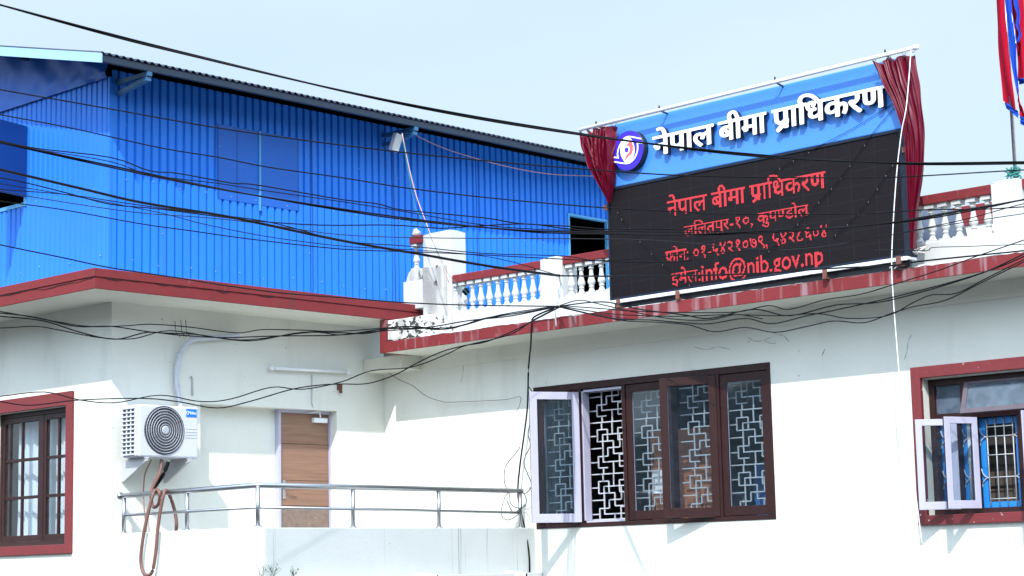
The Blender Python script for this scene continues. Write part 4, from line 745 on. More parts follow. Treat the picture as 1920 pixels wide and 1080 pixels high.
# strings of tiny unlit lamps across the sign
def lightstring(label, pts, nb):
    P = smooth([SO+SE*u-SN*d+Vector((0, 0, z)) for u, d, z in pts], 8)
    o = empty('fairy_lights', P[0], label, 'fairy lights', 'fairy light strings on the sign')
    m = MB(); m.tube(P, .003, 5); m.build('flex', BLACKC, o)
    for k in range(nb):
        p = P[int((k+.5)/nb*(len(P)-1))]; m = MB(); m.lathe([(.0028, .0), (.0035, -.01), (.0028, -.02), (.001, -.024)], p+Vector((random.uniform(-.01, .01), -.004, 0)), 6); m.build('bulb', mat('clear_bulb', (.10, .105, .12), .3), o)
def su(x, y, off=-.02):
    d = ray(x, y); t = (SO.dot(SN)+off)/d.dot(SN); p = d*t-SO; return p.dot(SE), -off, p.z
for lab, pp, nb in (('thin string of unlit fairy lights crossing the blue header below the white lettering', [(1678, 192), (1600, 240), (1540, 272), (1445, 325)], 10),
                    ('longest string of unlit fairy lights, slanting down over the display text', [(1682, 196), (1640, 245), (1588, 318), (1542, 372), (1490, 426), (1430, 480)], 12),
                    ('thin string of unlit fairy lights nearest the right edge of the display', [(1688, 290), (1668, 318), (1636, 366), (1600, 410), (1561, 446)], 8),
                    ('thin string of unlit fairy lights over the lower left corner of the display', [(1157, 394), (1172, 418), (1211, 464), (1255, 505), (1300, 540)], 8)):
    lightstring(lab, [su(*p) for p in pp], nb)

# ================================================================ BALCONY RAILING
rl = empty('balcony_railing', (-17.24, 14.06, .553), 'polished steel railing with one mid rail around the small balcony', 'railing')
m = MB(); m.tube([(-19.86, 14.06, 1.012), (-17.26, 14.06, 1.024), (-17.24, 14.08, 1.024), (-17.24, 18.43, 1.02)], .031, 12); m.lathe([(.02, -.03), (.045, -.025), (.045, .0), (.02, .01)], (-19.86, 14.06, 1.012), 12, 'x'); m.build('top_rail', STEEL, rl)
m = MB(); m.tube([(-19.80, 14.06, .775), (-17.24, 14.06, .775)], .0165, 8); m.tube([(-17.24, 14.07, .775), (-17.24, 16.2, .762), (-17.24, 18.40, .742)], .0165, 8); m.build('mid_rail', STEEL, rl)
for (x, y, zb) in ((-19.80, 14.06, .553), (-18.545, 14.06, .553), (-17.24, 14.06, .553), (-17.24, 15.50, .545), (-17.24, 16.92, .545), (-17.24, 18.39, .545)):
    m = MB(); m.tube([(x, y, zb), (x, y, 1.0)], .025, 10); m.lathe([(.05, 0), (.05, .008), (.026, .02)], (x, y, zb), 12); m.build('post', STEEL, rl)
hs = empty('hose', onY(285, 930, 13.98), 'brown rubber hose looped over the balcony railing and hanging down in front of the parapet', 'hose')
def hz(pts, y=None): return [onY(x, yy, d) for x, yy, d in pts]
m = MB(); m.tube(smooth(hz([(303, 862, 14.45), (300, 885, 14.4), (288, 908, 14.25), (283, 925, 14.15), (287, 950, 14.1), (297, 945, 14.05), (299, 925, 14.02), (293, 918, 14.04), (286, 930, 13.99), (277, 965, 13.95), (268, 1010, 13.93), (264, 1050, 13.93), (268, 1072, 13.93), (277, 1079, 13.93), (286, 1070, 13.93), (292, 1035, 13.93), (296, 990, 13.94), (302, 950, 13.96), (308, 924, 13.99), (312, 919, 14.06), (317, 926, 14.14), (324, 945, 14.2), (329, 965, 14.22), (331, 985, 14.22), (329, 999, 14.22)]), 6), .021, 8); m.build('rubber_tube', HOSE, hs)
m = MB(); P = hz([(316, 866, 14.5), (307, 888, 14.45), (296, 905, 14.4), (289, 915, 14.33)]); m.tube(smooth(P, 4), .024, 8); m.build('black_sleeve', BLACKC, hs)
dt = empty('drain_tube', onX(283, 862, -19.9), 'thin brown drain tube running from below the air conditioner down the wall', 'tube')
m = MB(); m.tube(smooth([onX(x, y, -19.93) for x, y in ((284, 862), (273, 885), (270, 905), (269, 930), (271, 960), (274, 985), (274, 998))], 5), .010, 6); m.build('plastic_tube', mat('dull_brown_tube', (.30, .19, .15), .6), dt)

# ================================================================ AIR CONDITIONER
AX0, AX1, AY0, AY1, AZ0, AZ1 = -19.84, -19.50, 14.045, 14.955, 1.472, 2.112
ac = empty('air_conditioner', (-19.7, 14.5, 1.45), 'white outdoor air conditioner unit with round grey fan on brackets on the cream wall', 'air conditioner')
m = MB(); m.box(AX0, AX1, AY0+.012, AY1, AZ0, AZ1); m.build('casing', ACW, ac, bevel=.022)
m = MB(); m.box(AX0+.02, AX1-.05, AY0+.002, AY0+.0118, AZ0+.04, AZ1-.04)
m.build('coil', mat('dark_coil', (.03, .032, .04), .6), ac)
m = MB()
for k in range(12): z = AZ0+.035+(AZ1-AZ0-.075)*k/11; m.box(AX0+.01, AX1-.055, AY0-.012, AY0-.004, z-.009, z+.009)
for k in range(4): x = AX0+.02+(AX1-.065-AX0-.02)*k/3; m.box(x-.012, x+.012, AY0-.0035, AY0+.0018, AZ0+.03, AZ1-.03)
m.box(AX1-.054, AX1-.022, AY0-.012, AY0+.011, AZ0+.015, AZ1-.02)
m.build('side_grille', ACW, ac)
cy, cz, rr = 14.435, 1.805, .288
m = MB(); m.lathe([(rr+.012, 0), (rr+.012, .008), (rr, .012), (rr, .002), (.02, .001)], (AX1, cy, cz), 56, 'x'); m.build('fan_recess', ACFAN, ac)
m = MB()
for k in range(7):
    r = .075+(rr-.085)*k/6; m.tube([(AX1+.016+.012*(1-r/rr), cy+r*math.cos(t*math.pi/24), cz+r*math.sin(t*math.pi/24)) for t in range(49)], .0048, 5, caps=False)
m.lathe([(.055, .018), (.055, .03), (.04, .036)], (AX1, cy, cz), 24, 'x'); m.build('fan_guard', ACRING, ac)
m = MB()
for k in range(40):
    t = 2*math.pi*k/40; t2 = t+.55; m.tube([(AX1+.026, cy+.045*math.cos(t), cz+.045*math.sin(t)), (AX1+.02, cy+.16*math.cos((t+t2)/2), cz+.16*math.sin((t+t2)/2)), (AX1+.013, cy+(rr-.005)*math.cos(t2), cz+(rr-.005)*math.sin(t2))], .0024, 4)
m.build('guard_spokes', mat('ac_spoke_grey', (.11, .12, .145), .5), ac)
m = MB()
for k in range(5):
    t = 2*math.pi*k/5
    m.add([(AX1+.004+.002*(i % 2), cy+r*math.cos(t+a), cz+r*math.sin(t+a)) for i, (r, a) in enumerate(((.06, 0), (.26, .1), (.27, .75), (.06, .6)))], [(0, 1, 2, 3)])
m.build('fan_blades', mat('fan_blade_grey', (.07, .07, .085), .5), ac, recalc=False)
m = MB()
for z in (1.80, 1.84, 1.73, 1.765): m.box(AX1+.0005, AX1+.005, 14.755, 14.93, z-.004, z+.004)
m.build('louvre_line', ACW, ac)
m = MB(); m.box(AX1+.001, AX1+.006, 14.765, 14.925, 1.985, 2.085); bdg = m.build('badge', BADGE, ac, bevel=.002)
mx4 = Matrix(((0, 0, 1, AX1+.0075), (1, 0, 0, 14.855), (0, 1, 0, 2.035), (0, 0, 0, 1)))
t_ = text_mesh('badge_lettering', 'Midea', .052, mx4, ACRW, bdg); t_.data.transform(Matrix.Translation(-(base_of(bdg)-Vector((0, 0, H)))))
m = MB(); m.tube([(AX1+.0075, 14.787+.02*math.cos(a*.5+.6), 2.035+.02*math.sin(a*.5+.6)) for a in range(11)], .0035, 5); m.build('badge_mark', ACRW, bdg)
m = MB(); m.box(AX1-.05, AX1-.03, 14.30, 14.34, AZ1, AZ1+.004); m.box(AX0+.04, AX0+.3, 14.94, 14.975, AZ0+.0, AZ0+.2); m.build('valve_cover', ACW, ac, bevel=.006)
for y in (14.16, 14.80):
    m = MB(); m.prism([(-19.998, y, 1.452), (-19.50, y, 1.452), (-19.50, y, 1.425), (-19.96, y, 1.19), (-19.998, y, 1.19)], (0, .035, 0)); m.box(-19.86, -19.50, y-.012, y+.05, 1.4525, 1.471); m.build('bracket', mat('grey_zinc_bracket', (.42, .43, .46), .5), ac, bevel=.003)
pp = empty('insulated_pipe', onX(332, 748, -19.92), 'thick grey wrapped pipe curving from the wall hole down to the air conditioner', 'pipe')
m = MB(); m.tube(smooth([(-19.80, 14.94, 1.95)]+[onX(x, y, -19.93) for x, y in ((335, 745), (331, 715), (332, 690), (338, 662), (350, 645), (366, 636), (400, 633), (432, 631), (446, 628))]+[(-20.05, 15.93, 3.10)], 6), .034, 10); m.build('pipe_wrap', FOAM, pp)
cd = empty('conduit_stub', onX(361, 725, -19.98), 'short thin white conduit with a dark open end on the wall above the air conditioner', 'conduit')
m = MB(); m.tube([onX(361, 741, -19.985), onX(361, 709, -19.985), onX(358, 705, -19.97)], .012, 6); m.build('conduit_tube', WHITEP, cd)

# tube lamp, its conduit, bell
tl = empty('tube_lamp', onX(580, 694, -19.96), 'white fluorescent tube lamp fixed slantwise on the wall above the door', 'lamp')
a, b = onX(511, 690, -19.93), onX(654, 697, -19.93)
m = MB(); m.bar(a+Vector((-.045, 0, .0)), b+Vector((-.045, 0, .0)), .04, .04); m.build('batten', WHITEM, tl, bevel=.004)
m = MB(); m.tube([a+Vector((.0, .05, -.005)), b+Vector((.0, -.05, -.005))], .017, 10); m.build('glass_tube', TUBEW, tl)
for p in (a, b): m = MB(); m.bar(p+Vector((-.04, -.02, -.005)), p+Vector((.02, -.02, -.005)), .05, .05); m.build('end_cap', WHITEM, tl)
cw = empty('wall_conduit', onX(585, 730, -20), 'thin white conduit running from the tube lamp down to the door frame', 'conduit')
m = MB(); m.tube([onX(585, 703, -19.985), onX(585, 757, -19.985), (-20.02, onX(586, 766, -20.05).y, 2.205)], .010, 6); m.build('conduit_tube', WHITEP, cw)
sb = empty('bell_holder', onX(637, 727, -19.97), 'small rusty brown holder on the wall right of the door', 'holder')
c = onX(637, 727, -19.965); m = MB(); m.bar(c+Vector((0, 0, .055)), c+Vector((0, 0, -.03)), .05, .06, up=(1, 0, 0)); m.bar(c+Vector((.01, .01, -.03)), c+Vector((.01, .01, -.075)), .035, .035, up=(1, 0, 0)); m.build('holder_body', RUST, sb, bevel=.004)

# drain spouts and weeds on the ledge
for (x, y) in ((800, 1081), (968, 1077)):
    c = onX(x, y, -17.05); o = empty('drain_spout', c, ['white drain spout at the foot of the parapet, the left one of two', 'white drain spout at the foot of the parapet close to the hanging cables'][x > 900], 'spout', 'drain spouts under the parapet')
    m = MB(); n = 16
    P = [(-17.2, c.y-.05, c.z+.02), (-16.93, c.y+.06, c.z-.015)]
    m.tube(P, .034, 14, caps=False); m.tube([(-17.2, c.y-.05, c.z+.02), (-16.931, c.y+.0596, c.z-.0148)], .028, 14, caps=False, mi=1); m.build('pipe_end', [WHITEM, BLACKC], o)
for gi, (px_, py_, n, hgt, lab) in enumerate(((512, 1072, 60, .16, 'small green weeds growing on the ledge below the corner of the parapet'), (548, 1074, 45, .11, 'low green weed right of the taller one on the parapet ledge'), (490, 1066, 26, .15, 'thin pale weed sprig left on the parapet ledge'))):
    c = onX(px_, py_, -17.09); c.z = -.024
    o = empty('weed', c, lab, 'weed', 'weeds on the ledge')
    ms, ml = MB(), MB()
    for k in range(7):
        a = random.uniform(0, 6.28); tip = c+Vector((random.uniform(.0, .05), random.uniform(-.12, .12), hgt*random.uniform(.5, 1.1)))
        pts = [c+Vector((random.uniform(-.01, .01), random.uniform(-.05, .05), 0)), c.lerp(tip, .5)+Vector((.01, 0, .02)), tip]; ms.tube(smooth(pts, 4), .002, 4)
        for q in range(n//7):
            p = pts[0].lerp(tip, random.uniform(.2, 1)); d = Vector((random.uniform(-1, 1), random.uniform(-1, 1), random.uniform(-.2, .9))).normalized(); s = d.cross(Vector((0, 0, 1))).normalized()*.008; l = random.uniform(.018, .042)
            ml.add([p, p+d*l*.5+s, p+d*l, p+d*l*.5-s], [(0, 1, 2, 3)])
    ms.build('stem', LEAF, o); ml.build('leaves', LEAF, o, recalc=False)

# ================================================================ FLAG
fx, fy = -10.045, 18.58
fpz = empty('flagpole', (fx, fy, 3.985), 'thin steel flagpole standing on the white pillar at the right edge', 'flagpole')
m = MB(); m.tube([(fx, fy, 3.9), (fx, fy, 7.2)], .021, 10); m.build('pole', STEEL, fpz)
m = MB()
for k in range(26):
    a = random.uniform(0, 6.28); r = random.uniform(.03, .085); z = 4.07+random.uniform(-.06, .07); m.tube(smooth([Vector((fx+r*math.cos(a+q)*(1+.3*math.sin(q*3)), fy-.03+r*math.sin(a+q), z+.03*math.sin(q*2+k))) for q in (0, .9, 1.8, 2.7)], 3), .0055, 5)
kn = empty('twine_knot', (fx, fy, 4.05), 'bundle of teal twine knotted round the foot of the flagpole', 'twine'); m.build('knot', TEAL, kn)
fl = empty('flag', (fx, fy, 5.6), 'crimson flag with blue border hanging limp on the flagpole, cut by the picture edge', 'flag')
def strip(name, mt, lf, rt, d0, d1, nf, amp, ph):
    """cloth fold between two edge lines given at heights; nf ripples"""
    Lp = smooth([onY(x, y, fy+d0) for x, y in lf], 8); Rp = smooth([onY(x, y, fy+d1) for x, y in rt], 8); n = min(len(Lp), len(Rp))-1
    m = MB(); m.grid(lambda u, v: Lp[int(round(v*n))].lerp(Rp[int(round(v*n))], u)+Vector((0, amp*math.sin(u*math.pi*nf+ph+1.2*math.sin(v*3+ph))+.006*math.sin(v*17+u*5), 0)), 22, n)
    return m.build(name, mt, fl, recalc=False)
strip('red_field', FLAGR, [(1864, -150), (1865, -50), (1867, 30), (1869, 80), (1874, 140), (1881, 189)], [(1880, -150), (1881, -50), (1884, 25), (1890, 85), (1898, 145), (1907, 208)], .02, -.05, 1.6, .03, .5)
strip('blue_border', FLAGB, [(1881, 189), (1883, 199), (1886, 203)], [(1908, 207), (1909, 215), (1911, 222)], .018, -.052, 1.6, .03, .5)
strip('blue_border', FLAGB, [(1881, -150), (1881.5, -50), (1885, 25), (1891, 85), (1898.5, 140), (1907, 178)], [(1892, -150), (1893, -50), (1899, 20), (1907, 75), (1908, 125), (1911, 165)], -.055, -.02, 1.2, .02, 1.7)
strip('red_field', FLAGR, [(1889, -150), (1890, -50), (1893, 10), (1901, 60), (1905, 110), (1906, 148)], [(1917, -150), (1917, -50), (1920, 10), (1921, 60), (1926, 110), (1936, 146)], .01, .05, 1.5, .03, 2.5)
strip('blue_border', FLAGB, [(1906, 148), (1908, 153), (1908, 158)], [(1936, 146), (1937, 150), (1938, 156)], .008, .05, 1.5, .03, 2.5)
strip('blue_border', FLAGB, [(1897, -30), (1900, 5), (1905, 25), (1904, 45), (1909, 62), (1906, 78)], [(1906, -30), (1910, 5), (1914, 25), (1912, 45), (1916, 64), (1910, 80)], -.075, -.065, 1.0, .012, 0)
strip('red_field', FLAGR, [(1907, 178), (1907, 190), (1909, 200), (1911, 215)], [(1909, 160), (1914, 190), (1921, 208), (1928, 226)], -.03, -.035, 1.2, .02, .2)
strip('blue_border', FLAGB, [(1911, 215), (1911, 224), (1912, 232)], [(1928, 226), (1929, 234), (1930, 241)], -.032, -.036, 1.2, .02, .2)
strip('white_hem', WHITEM, [(1896, 24), (1901, 55), (1904, 80)], [(1897, 24), (1902, 55), (1905.5, 82)], -.078, -.078, 1, .003, 0)

# ================================================================ CABLES, CORDS AND TWINE
LFT = lambda f: 24.0-11.5*(1-f)**.6
RGT = lambda f: 24.0-10.5*f**.6
HUB = Vector(at(1049, 574, 24.0))
def cable(pts, d0, d1, thick, label, cat='cable', name='overhead_cable', material=None, group='black cables strung across the building front', dfun=None, sub=5):
    n = len(pts); x0, x1 = pts[0][0], pts[-1][0]
    P = []
    for (x, y) in pts:
        f = (x-x0)/(x1-x0) if x1 != x0 else 0
        P.append(at(x, y, dfun(f) if dfun else d0+(d1-d0)*f))
    P = smooth(P, sub)
    if pts[0][0] < 0: P = [P[0]+(P[0]-P[1]).normalized()*q for q in (9, 4)]+P
    if pts[-1][0] > 1940: P = P+[P[-1]+(P[-1]-P[-2]).normalized()*q for q in (4, 9)]
    m = MB(); N_ = len(P)
    m.tube(P, 0, 6, rfun=lambda t: thick/2*depth(P[min(N_-1, int(round(t*(N_-1))))])/FPX); o = m.build(name, material or BLACKC)
    info(o, label, cat, group); return o
def twin(pts, d0, d1, thick, gap, label, tw=2.0, **k):
    """two cables wound round each other, one thing"""
    P = smooth([at(x, y, d0+(d1-d0)*i/(len(pts)-1)) for i, (x, y) in enumerate(pts)], 8); P = [P[0]+(P[0]-P[1]).normalized()*q for q in (9, 4)]+P+[P[-1]+(P[-1]-P[-2]).normalized()*q for q in (4, 9)]; D = (d0+d1)/2; r = thick/2*D/FPX; g_ = gap/2*D/FPX
    o = empty('overhead_cable', P[0], label, 'cable', 'black cables strung across the building front')
    for s in (-1, 1):
        m = MB(); m.tube([p+Vector((0, 0, s*g_*math.cos(i/len(P)*2*math.pi*tw)))+FWD*s*g_*math.sin(i/len(P)*2*math.pi*tw) for i, p in enumerate(P)], r, 6); m.build('strand', BLACKC, o)
twin([(-60, -8), (0, 9), (187, 60), (333, 97), (640, 170), (873, 217), (1098, 253), (1280, 277), (1413, 291), (1560, 301), (1720, 307), (1930, 305), (1990, 304)], 14, 15.5, 3.6, 3.4, 'topmost thick double black cable, crossing the sky and the white sign lettering', tw=2.3)
cable([(-40, 160), (0, 168), (200, 203), (410, 240), (640, 272), (873, 298), (1107, 318), (1280, 329), (1480, 333), (1640, 333), (1725, 330), (1894, 320), (1960, 317)], 15, 16.5, 2.6, 'thin black cable second from the top, passing just under the round emblem of the sign')
cable([(-40, 207), (0, 215), (133, 240), (300, 277), (410, 295), (500, 313), (640, 333), (773, 354), (957, 375), (1140, 390), (1280, 397), (1340, 401), (1498, 402), (1640, 400), (1718, 394), (1766, 393), (1850, 392), (1960, 385)], 15, 16.5, 2.4, 'thin black cable crossing the closed panels of the shed and the first red text line', sub=4)
cable([(-40, 257), (0, 264), (67, 278), (207, 295), (280, 320), (333, 325), (433, 343), (483, 347), (640, 374), (707, 382), (750, 393), (853, 403), (920, 410), (973, 419), (1063, 424), (1140, 430), (1214, 429), (1310, 432), (1403, 436), (1480, 432), (1561, 426), (1640, 422), (1718, 409), (1815, 392), (1920, 375), (1960, 368)], 16, 17.5, 2.4, 'wavy thin black cable winding above the heavy cable across the shed', sub=4)
twin([(-40, 258), (0, 267), (207, 312), (410, 354), (640, 393), (807, 416), (973, 432), (1063, 436), (1280, 440), (1403, 436), (1561, 428), (1718, 412), (1850, 388), (1930, 372), (1980, 364)], 16, 17.5, 3.0, 3.2, 'heavy double black cable crossing the shed, its doorway and the display', tw=3.1)
cable([(-40, 310), (0, 318), (150, 353), (267, 380), (410, 403), (493, 420), (640, 451), (790, 477), (923, 500), (1049, 517)], 16.5, 24.0, 5.2, 'thickest single black cable running down to the short white pillar', dfun=LFT)
cable([(1049, 517), (1150, 518), (1280, 517), (1435, 512), (1561, 503), (1671, 498), (1725, 490), (1831, 479), (1920, 470), (1970, 463)], 24.0, 18.6, 3.4, 'thick black cable going right from the short pillar across the email line of the display', dfun=RGT)
cable([(-40, 326), (0, 333), (50, 343), (130, 363), (207, 383), (300, 392), (467, 413), (600, 422), (733, 422), (827, 428), (890, 424), (990, 420), (1073, 430), (1200, 438), (1320, 440)], 16.5, 18.5, 2.4, 'slack black cable rippling along the middle of the blue shed', sub=4)
cable([(-40, 352), (0, 355), (127, 365), (230, 380), (347, 396), (480, 412), (560, 430), (640, 452), (773, 462), (907, 475), (1057, 480), (1120, 489), (1214, 483), (1309, 476), (1498, 464), (1640, 446), (1742, 426), (1823, 408), (1895, 388), (1930, 380), (1980, 372)], 16.5, 17.8, 2.0, 'thin black cable crossing the phone number line of the display and the right balusters', sub=4)
cable([(-40, 350), (0, 358), (83, 373), (207, 392), (283, 401), (410, 410), (520, 424), (640, 440), (800, 446), (1000, 447), (1120, 448), (1214, 450), (1309, 457), (1435, 468), (1529, 464), (1640, 446), (1718, 432), (1800, 418), (1930, 399), (1980, 391)], 16.8, 18, 1.8, 'very thin black cable sagging across the display just above the phone line', material=GREYC, sub=4)
cable([(-40, 369), (0, 377), (117, 393), (260, 419), (360, 433), (467, 448), (640, 467), (773, 472), (907, 478), (1057, 486), (1200, 492), (1300, 489)], 16.8, 19, 2.2, 'thin black cable low on the blue shed, over the tall pillar', sub=4)
cable([(-40, 449), (0, 459), (117, 483), (207, 502), (333, 521), (433, 537), (533, 550), (640, 558), (753, 567), (873, 572), (1007, 574), (1049, 574)], 17.5, 24.0, 2.6, 'lowest black cable over the shed foot, running along the red fascia', dfun=LFT)
low = [([(0, 584), (100, 602), (167, 612), (233, 611), (283, 608), (353, 613), (443, 624), (493, 618), (567, 619), (640, 621), (767, 612), (840, 617), (907, 597), (973, 587), (1049, 574)], 2.2),
       ([(0, 587), (67, 595), (143, 612), (210, 612), (287, 623), (367, 627), (433, 637), (483, 638), (567, 623), (640, 624), (690, 625), (757, 612), (823, 618), (873, 608), (923, 595), (1049, 575)], 2.4),
       ([(0, 615), (67, 612), (117, 620), (187, 633), (250, 635), (317, 620), (400, 632), (467, 637), (583, 623), (640, 628), (700, 622), (790, 616), (860, 612), (940, 590), (1049, 573)], 2.2),
       ([(0, 593), (83, 602), (150, 623), (217, 636), (277, 623), (333, 628), (417, 633), (517, 630), (640, 628), (720, 617), (800, 614), (880, 601), (960, 592), (1049, 574)], 2.6)]
labs = ['loose black cable topmost in the wavy bundle under the left fascia', 'loose black cable weaving through the wavy bundle above the air conditioner pipe', 'loose black cable starting lowest at the left edge in the wavy bundle', 'thickest loose black cable of the wavy bundle under the left fascia']
for (p, t), lb_ in zip(low, labs): cable([(-50, p[0][1]-4)]+p, 17.2, 24.0, t, lb_, sub=5, dfun=LFT)
cable([(-50, 745), (0, 743), (83, 735), (150, 750), (217, 755), (300, 741), (377, 753), (433, 748), (510, 726), (567, 730), (640, 716), (697, 695), (773, 688), (840, 663), (873, 648), (957, 627), (1000, 600), (1049, 575)], 17, 24.0, 2.2, 'upper black cable of the pair passing over the air conditioner up to the tied bundle', dfun=LFT)
cable([(-50, 748), (0, 753), (57, 760), (150, 750), (267, 747), (333, 753), (407, 765), (467, 753), (547, 730), (600, 722), (640, 720), (690, 719), (740, 703), (783, 680), (827, 660), (870, 648), (907, 642), (957, 623), (1010, 596), (1049, 576)], 17, 24.0, 2.4, 'lower black cable of the pair sagging in front of the air conditioner', dfun=LFT)
rgt = [([(1049, 573), (1120, 578), (1183, 583), (1277, 586), (1380, 585), (1440, 573), (1480, 580), (1547, 562), (1613, 552), (1680, 532), (1760, 507), (1827, 482), (1920, 450), (1970, 432)], 2.2, 'wavy black cable topmost of the right bundle, rising across the red fascia'),
       ([(1049, 574), (1130, 566), (1200, 580), (1280, 590), (1330, 597), (1413, 580), (1480, 592), (1567, 572), (1647, 567), (1747, 542), (1847, 510), (1920, 476), (1970, 455)], 2.6, 'thicker wavy black cable in the middle of the bundle under the display'),
       ([(1049, 575), (1150, 597), (1220, 600), (1280, 605), (1330, 607), (1397, 597), (1447, 607), (1513, 592), (1563, 582), (1663, 560), (1780, 530), (1867, 503), (1920, 481), (1970, 462)], 2.4, 'wavy black cable with a dip below the middle brackets of the display'),
       ([(1049, 574), (1140, 588), (1210, 592), (1280, 593), (1370, 590), (1460, 592), (1533, 588), (1590, 597), (1663, 592), (1713, 567), (1747, 553), (1793, 550), (1847, 523), (1920, 487), (1970, 466)], 2.2, 'wavy black cable that dips near the white cord before rising to the right edge'),
       ([(1049, 576), (1160, 600), (1230, 604), (1290, 609), (1340, 622), (1397, 614), (1453, 623), (1513, 612), (1563, 602), (1620, 605), (1670, 588), (1713, 575), (1773, 563), (1840, 530), (1920, 491), (1970, 470)], 2.2, 'lowest wavy black cable of the right bundle, sagging onto the cream soffit')]
for p, t, lb_ in rgt: cable(p, 24.0, 18.7, t, lb_, dfun=RGT)
cable([(1049, 573), (1085, 563), (1115, 568), (1180, 583), (1260, 598), (1330, 600), (1380, 590), (1430, 598)], 24.0, 21.9, 2.0, 'short black cable arching up from the tied bundle and into the right wavy bundle', sub=5)
cable([(1640, 469), (1690, 468), (1738, 470), (1750, 464), (1815, 462), (1920, 458), (1970, 456)], 20.2, 18.6, 1.6, 'thin black cable along the white plinth of the right balusters', material=GREYC)
cable([(-40, 262), (67, 280), (207, 303), (283, 328), (410, 344), (500, 358), (640, 378), (760, 397), (900, 421), (1010, 430), (1140, 433), (1300, 436)], 16.4, 18.5, 1.8, 'very thin black cable hugging the heavy double cable across the shed', sub=4)
cable([(-40, 338), (130, 366), (300, 399), (377, 419), (480, 440), (560, 452), (660, 463), (800, 470), (930, 484), (1049, 517)], 16.6, 23.9, 1.6, 'very thin black cable below the thickest one, ending at the short white pillar', sub=4)
# tie bracket of the bundle
tb = empty('cable_tie', at(1049, 545, 24.1), 'pale twisted wire tie that holds the black cable bundle to the short white pillar', 'tie')
m = MB(); m.tube(smooth([at(1047, 512, 24.0), at(1051, 535, 24.1), at(1048, 560, 24.0), at(1041, 578, 23.9), at(1043, 612, 24.0)], 5), .011, 6); m.tube(smooth([at(1047, 517, 24.0), at(1055, 540, 24.05), at(1050, 556, 24.0), at(1046, 540, 24), at(1048, 575, 23.9)], 5), .006, 5); m.build('tie_wire', ROPEW, tb)
# white cord from the rod end, down over the roof edge
def cord(name, label, cat, P, r, mt, group=None, sub=6):
    m = MB(); m.tube(smooth(P, sub), r, 6); o = m.build(name, mt); info(o, label, cat, group); return o
cord('white_cord', 'long white cord hanging from the curtain rod past the display and down the wall', 'cord', [SO+SE*4.53-SN*.16+Vector((0, 0, 5.41))]+[onY(x, y, 17.45) for x, y in ((1700, 195), (1690, 250), (1680, 340), (1672, 480), (1675, 560), (1681, 640), (1688, 720), (1699, 800), (1716, 920), (1729, 1022))], .0055, ROPEW)
cord('teal_twine', 'thin teal twine from the shed bracket down to the tall white pillar', 'twine', [at(x, y, d) for x, y, d in ((753, 252, 26.2), (765, 320, 26.1), (778, 385, 25.9), (800, 430, 25.6), (822, 475, 25.3), (845, 520, 25.2), (872, 545, 25.2), (895, 575, 25.2))], .0032, TEAL)
cord('teal_twine', 'frayed teal twine hanging loose beside the pink one under the shed bracket', 'twine', [at(x, y, d) for x, y, d in ((755, 255, 26.2), (763, 300, 26.1), (772, 345, 26.0), (782, 372, 25.9), (776, 385, 25.9), (786, 405, 25.8))], .0028, TEAL)
cord('pink_twine', 'faded pink twine from the shed bracket down to the top of the tall pillar', 'twine', [at(x, y, d) for x, y, d in ((754, 250, 26.2), (766, 310, 26.1), (780, 365, 25.9), (798, 415, 25.6), (815, 460, 25.4), (842, 530, 25.2))], .0065, PINK)
cord('pink_twine', 'faded pink twine swagging along the shed wall under the eave to the left curtain', 'twine', [onX(x, y, -19.9) for x, y in ((772, 250), (833, 278), (907, 301), (973, 317), (1040, 327), (1120, 330))], .0065, PINK)
# cables running down the corner by the big window
cord('hanging_cable', 'black cable hanging from the fascia down beside the white open sash and the railing end', 'cable', [HUB, onY(1002, 594, 17.80), onY(997, 612, 17.80), onY(996, 628, 17.82), onY(995, 650, 18.1)]+[onY(x, y, 18.45) for x, y in ((991, 690), (989, 760), (984, 805), (974, 880), (971, 927), (977, 960), (986, 1000), (992, 1040), (993, 1090))], .011, BLACKC, 'cables hanging beside the big window')
cord('hanging_cable', 'thin grey cable curling away from the thick one beside the white sash', 'cable', [onY(x, y, 18.42) for x, y in ((989, 722), (1003, 745), (1001, 775), (990, 810), (994, 835), (982, 865), (990, 890), (996, 905), (995, 915), (985, 925), (974, 922))], .0055, GREYC, 'cables hanging beside the big window')
cord('hanging_cable', 'loose loop of thin grey cable over the end post of the steel railing', 'cable', [onY(x, y, 18.36) for x, y in ((975, 838), (967, 850), (948, 875), (946, 905), (955, 925), (958, 945), (975, 953), (986, 945), (985, 930), (972, 917), (952, 925), (944, 940), (940, 965), (952, 975), (970, 966), (975, 955), (962, 960), (950, 938))], .0050, GREYC, 'cables hanging beside the big window')
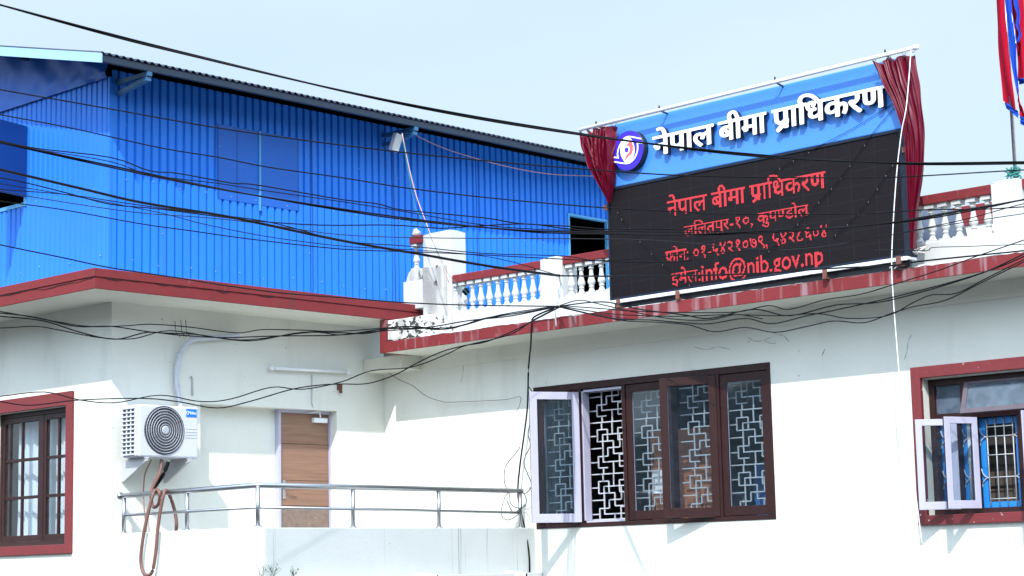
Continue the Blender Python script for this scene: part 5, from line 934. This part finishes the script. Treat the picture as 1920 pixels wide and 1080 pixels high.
cord('wall_wire', 'thin rusty wire slack across the wall from the corbel to the window corner', 'wire', [onY(x, y, 18.52) for x, y in ((712, 687), (745, 710), (773, 723), (800, 743), (830, 753), (845, 754), (900, 752), (950, 749), (975, 744), (974, 760), (968, 772))], .0042, mat('rusty_wire', (.16, .11, .09), .8))
# twisted bare wire stubs above the pipe, scrap tangle at the display foot
for k, x in enumerate((328, 339, 348)):
    cord('wire_stub', ['thin bare wire stub on the wall above the pipe, leftmost of three', 'thin bare wire stub on the wall above the pipe, middle of three', 'thin bare wire stub on the wall above the pipe, rightmost of three'][k], 'wire', [onX(x, 600+2*(k == 0), -19.97), onX(x+1, 612, -19.97), onX(x+2, 622, -19.95), onX(x+10, 632, -19.93)], .004, GREYC, 'bare wire stubs above the pipe')
st_ = empty('scrap_tangle', onY(1700, 470, 18.0), 'tangle of pale scrap strips and wire at the lower right corner of the display', 'scrap')
m = MB()
for k in range(9):
    x, y = random.uniform(1692, 1728), random.uniform(466, 480); m.tube(smooth([onY(x+random.uniform(-16, 16), y+random.uniform(-5, 6), 17.95+random.uniform(-.05, .1)) for _ in range(4)], 4), random.uniform(.006, .014), 5)
m.tube([onY(1700, 492, 17.9), onY(1697, 470, 17.9)], .02, 6); m.tube([onY(1668, 503, 17.8), onY(1695, 478, 17.9)], .009, 5); m.tube([onY(1676, 505, 17.8), onY(1702, 482, 17.9)], .007, 5); m.build('strips', mat('pale_scrap', (.55, .50, .48), .8), st_)

# things standing inside the big window
bd = empty('plywood_board', (-15.5, 19.3, .6), 'orange brown plywood board leaning inside behind the lattice of the big window', 'board')
m = MB(); m.box(-15.75, -14.75, 19.25, 19.29, .60, 1.72); m.build('board', BOARD, bd, bevel=.004)
pr = empty('paper_notice', (-15.6, 19.24, 1.0), 'white paper sheet fixed on the plywood board behind the lattice', 'paper')
m = MB(); m.box(-15.72, -15.53, 19.236, 19.242, .93, 1.22); m.build('sheet', PAPER, pr)
bc = empty('blue_cloth', (-13.9, 19.6, .5), 'blue cloth hanging in the dark room behind the rightmost light of the big window', 'cloth')
m = MB(); m.grid(lambda u, v: (-14.4+.9*u, 19.6+.03*math.sin(u*22), .5+.75*v), 30, 4); m.build('cloth', mat('blue_cloth', (.03, .12, .36), .9), bc)
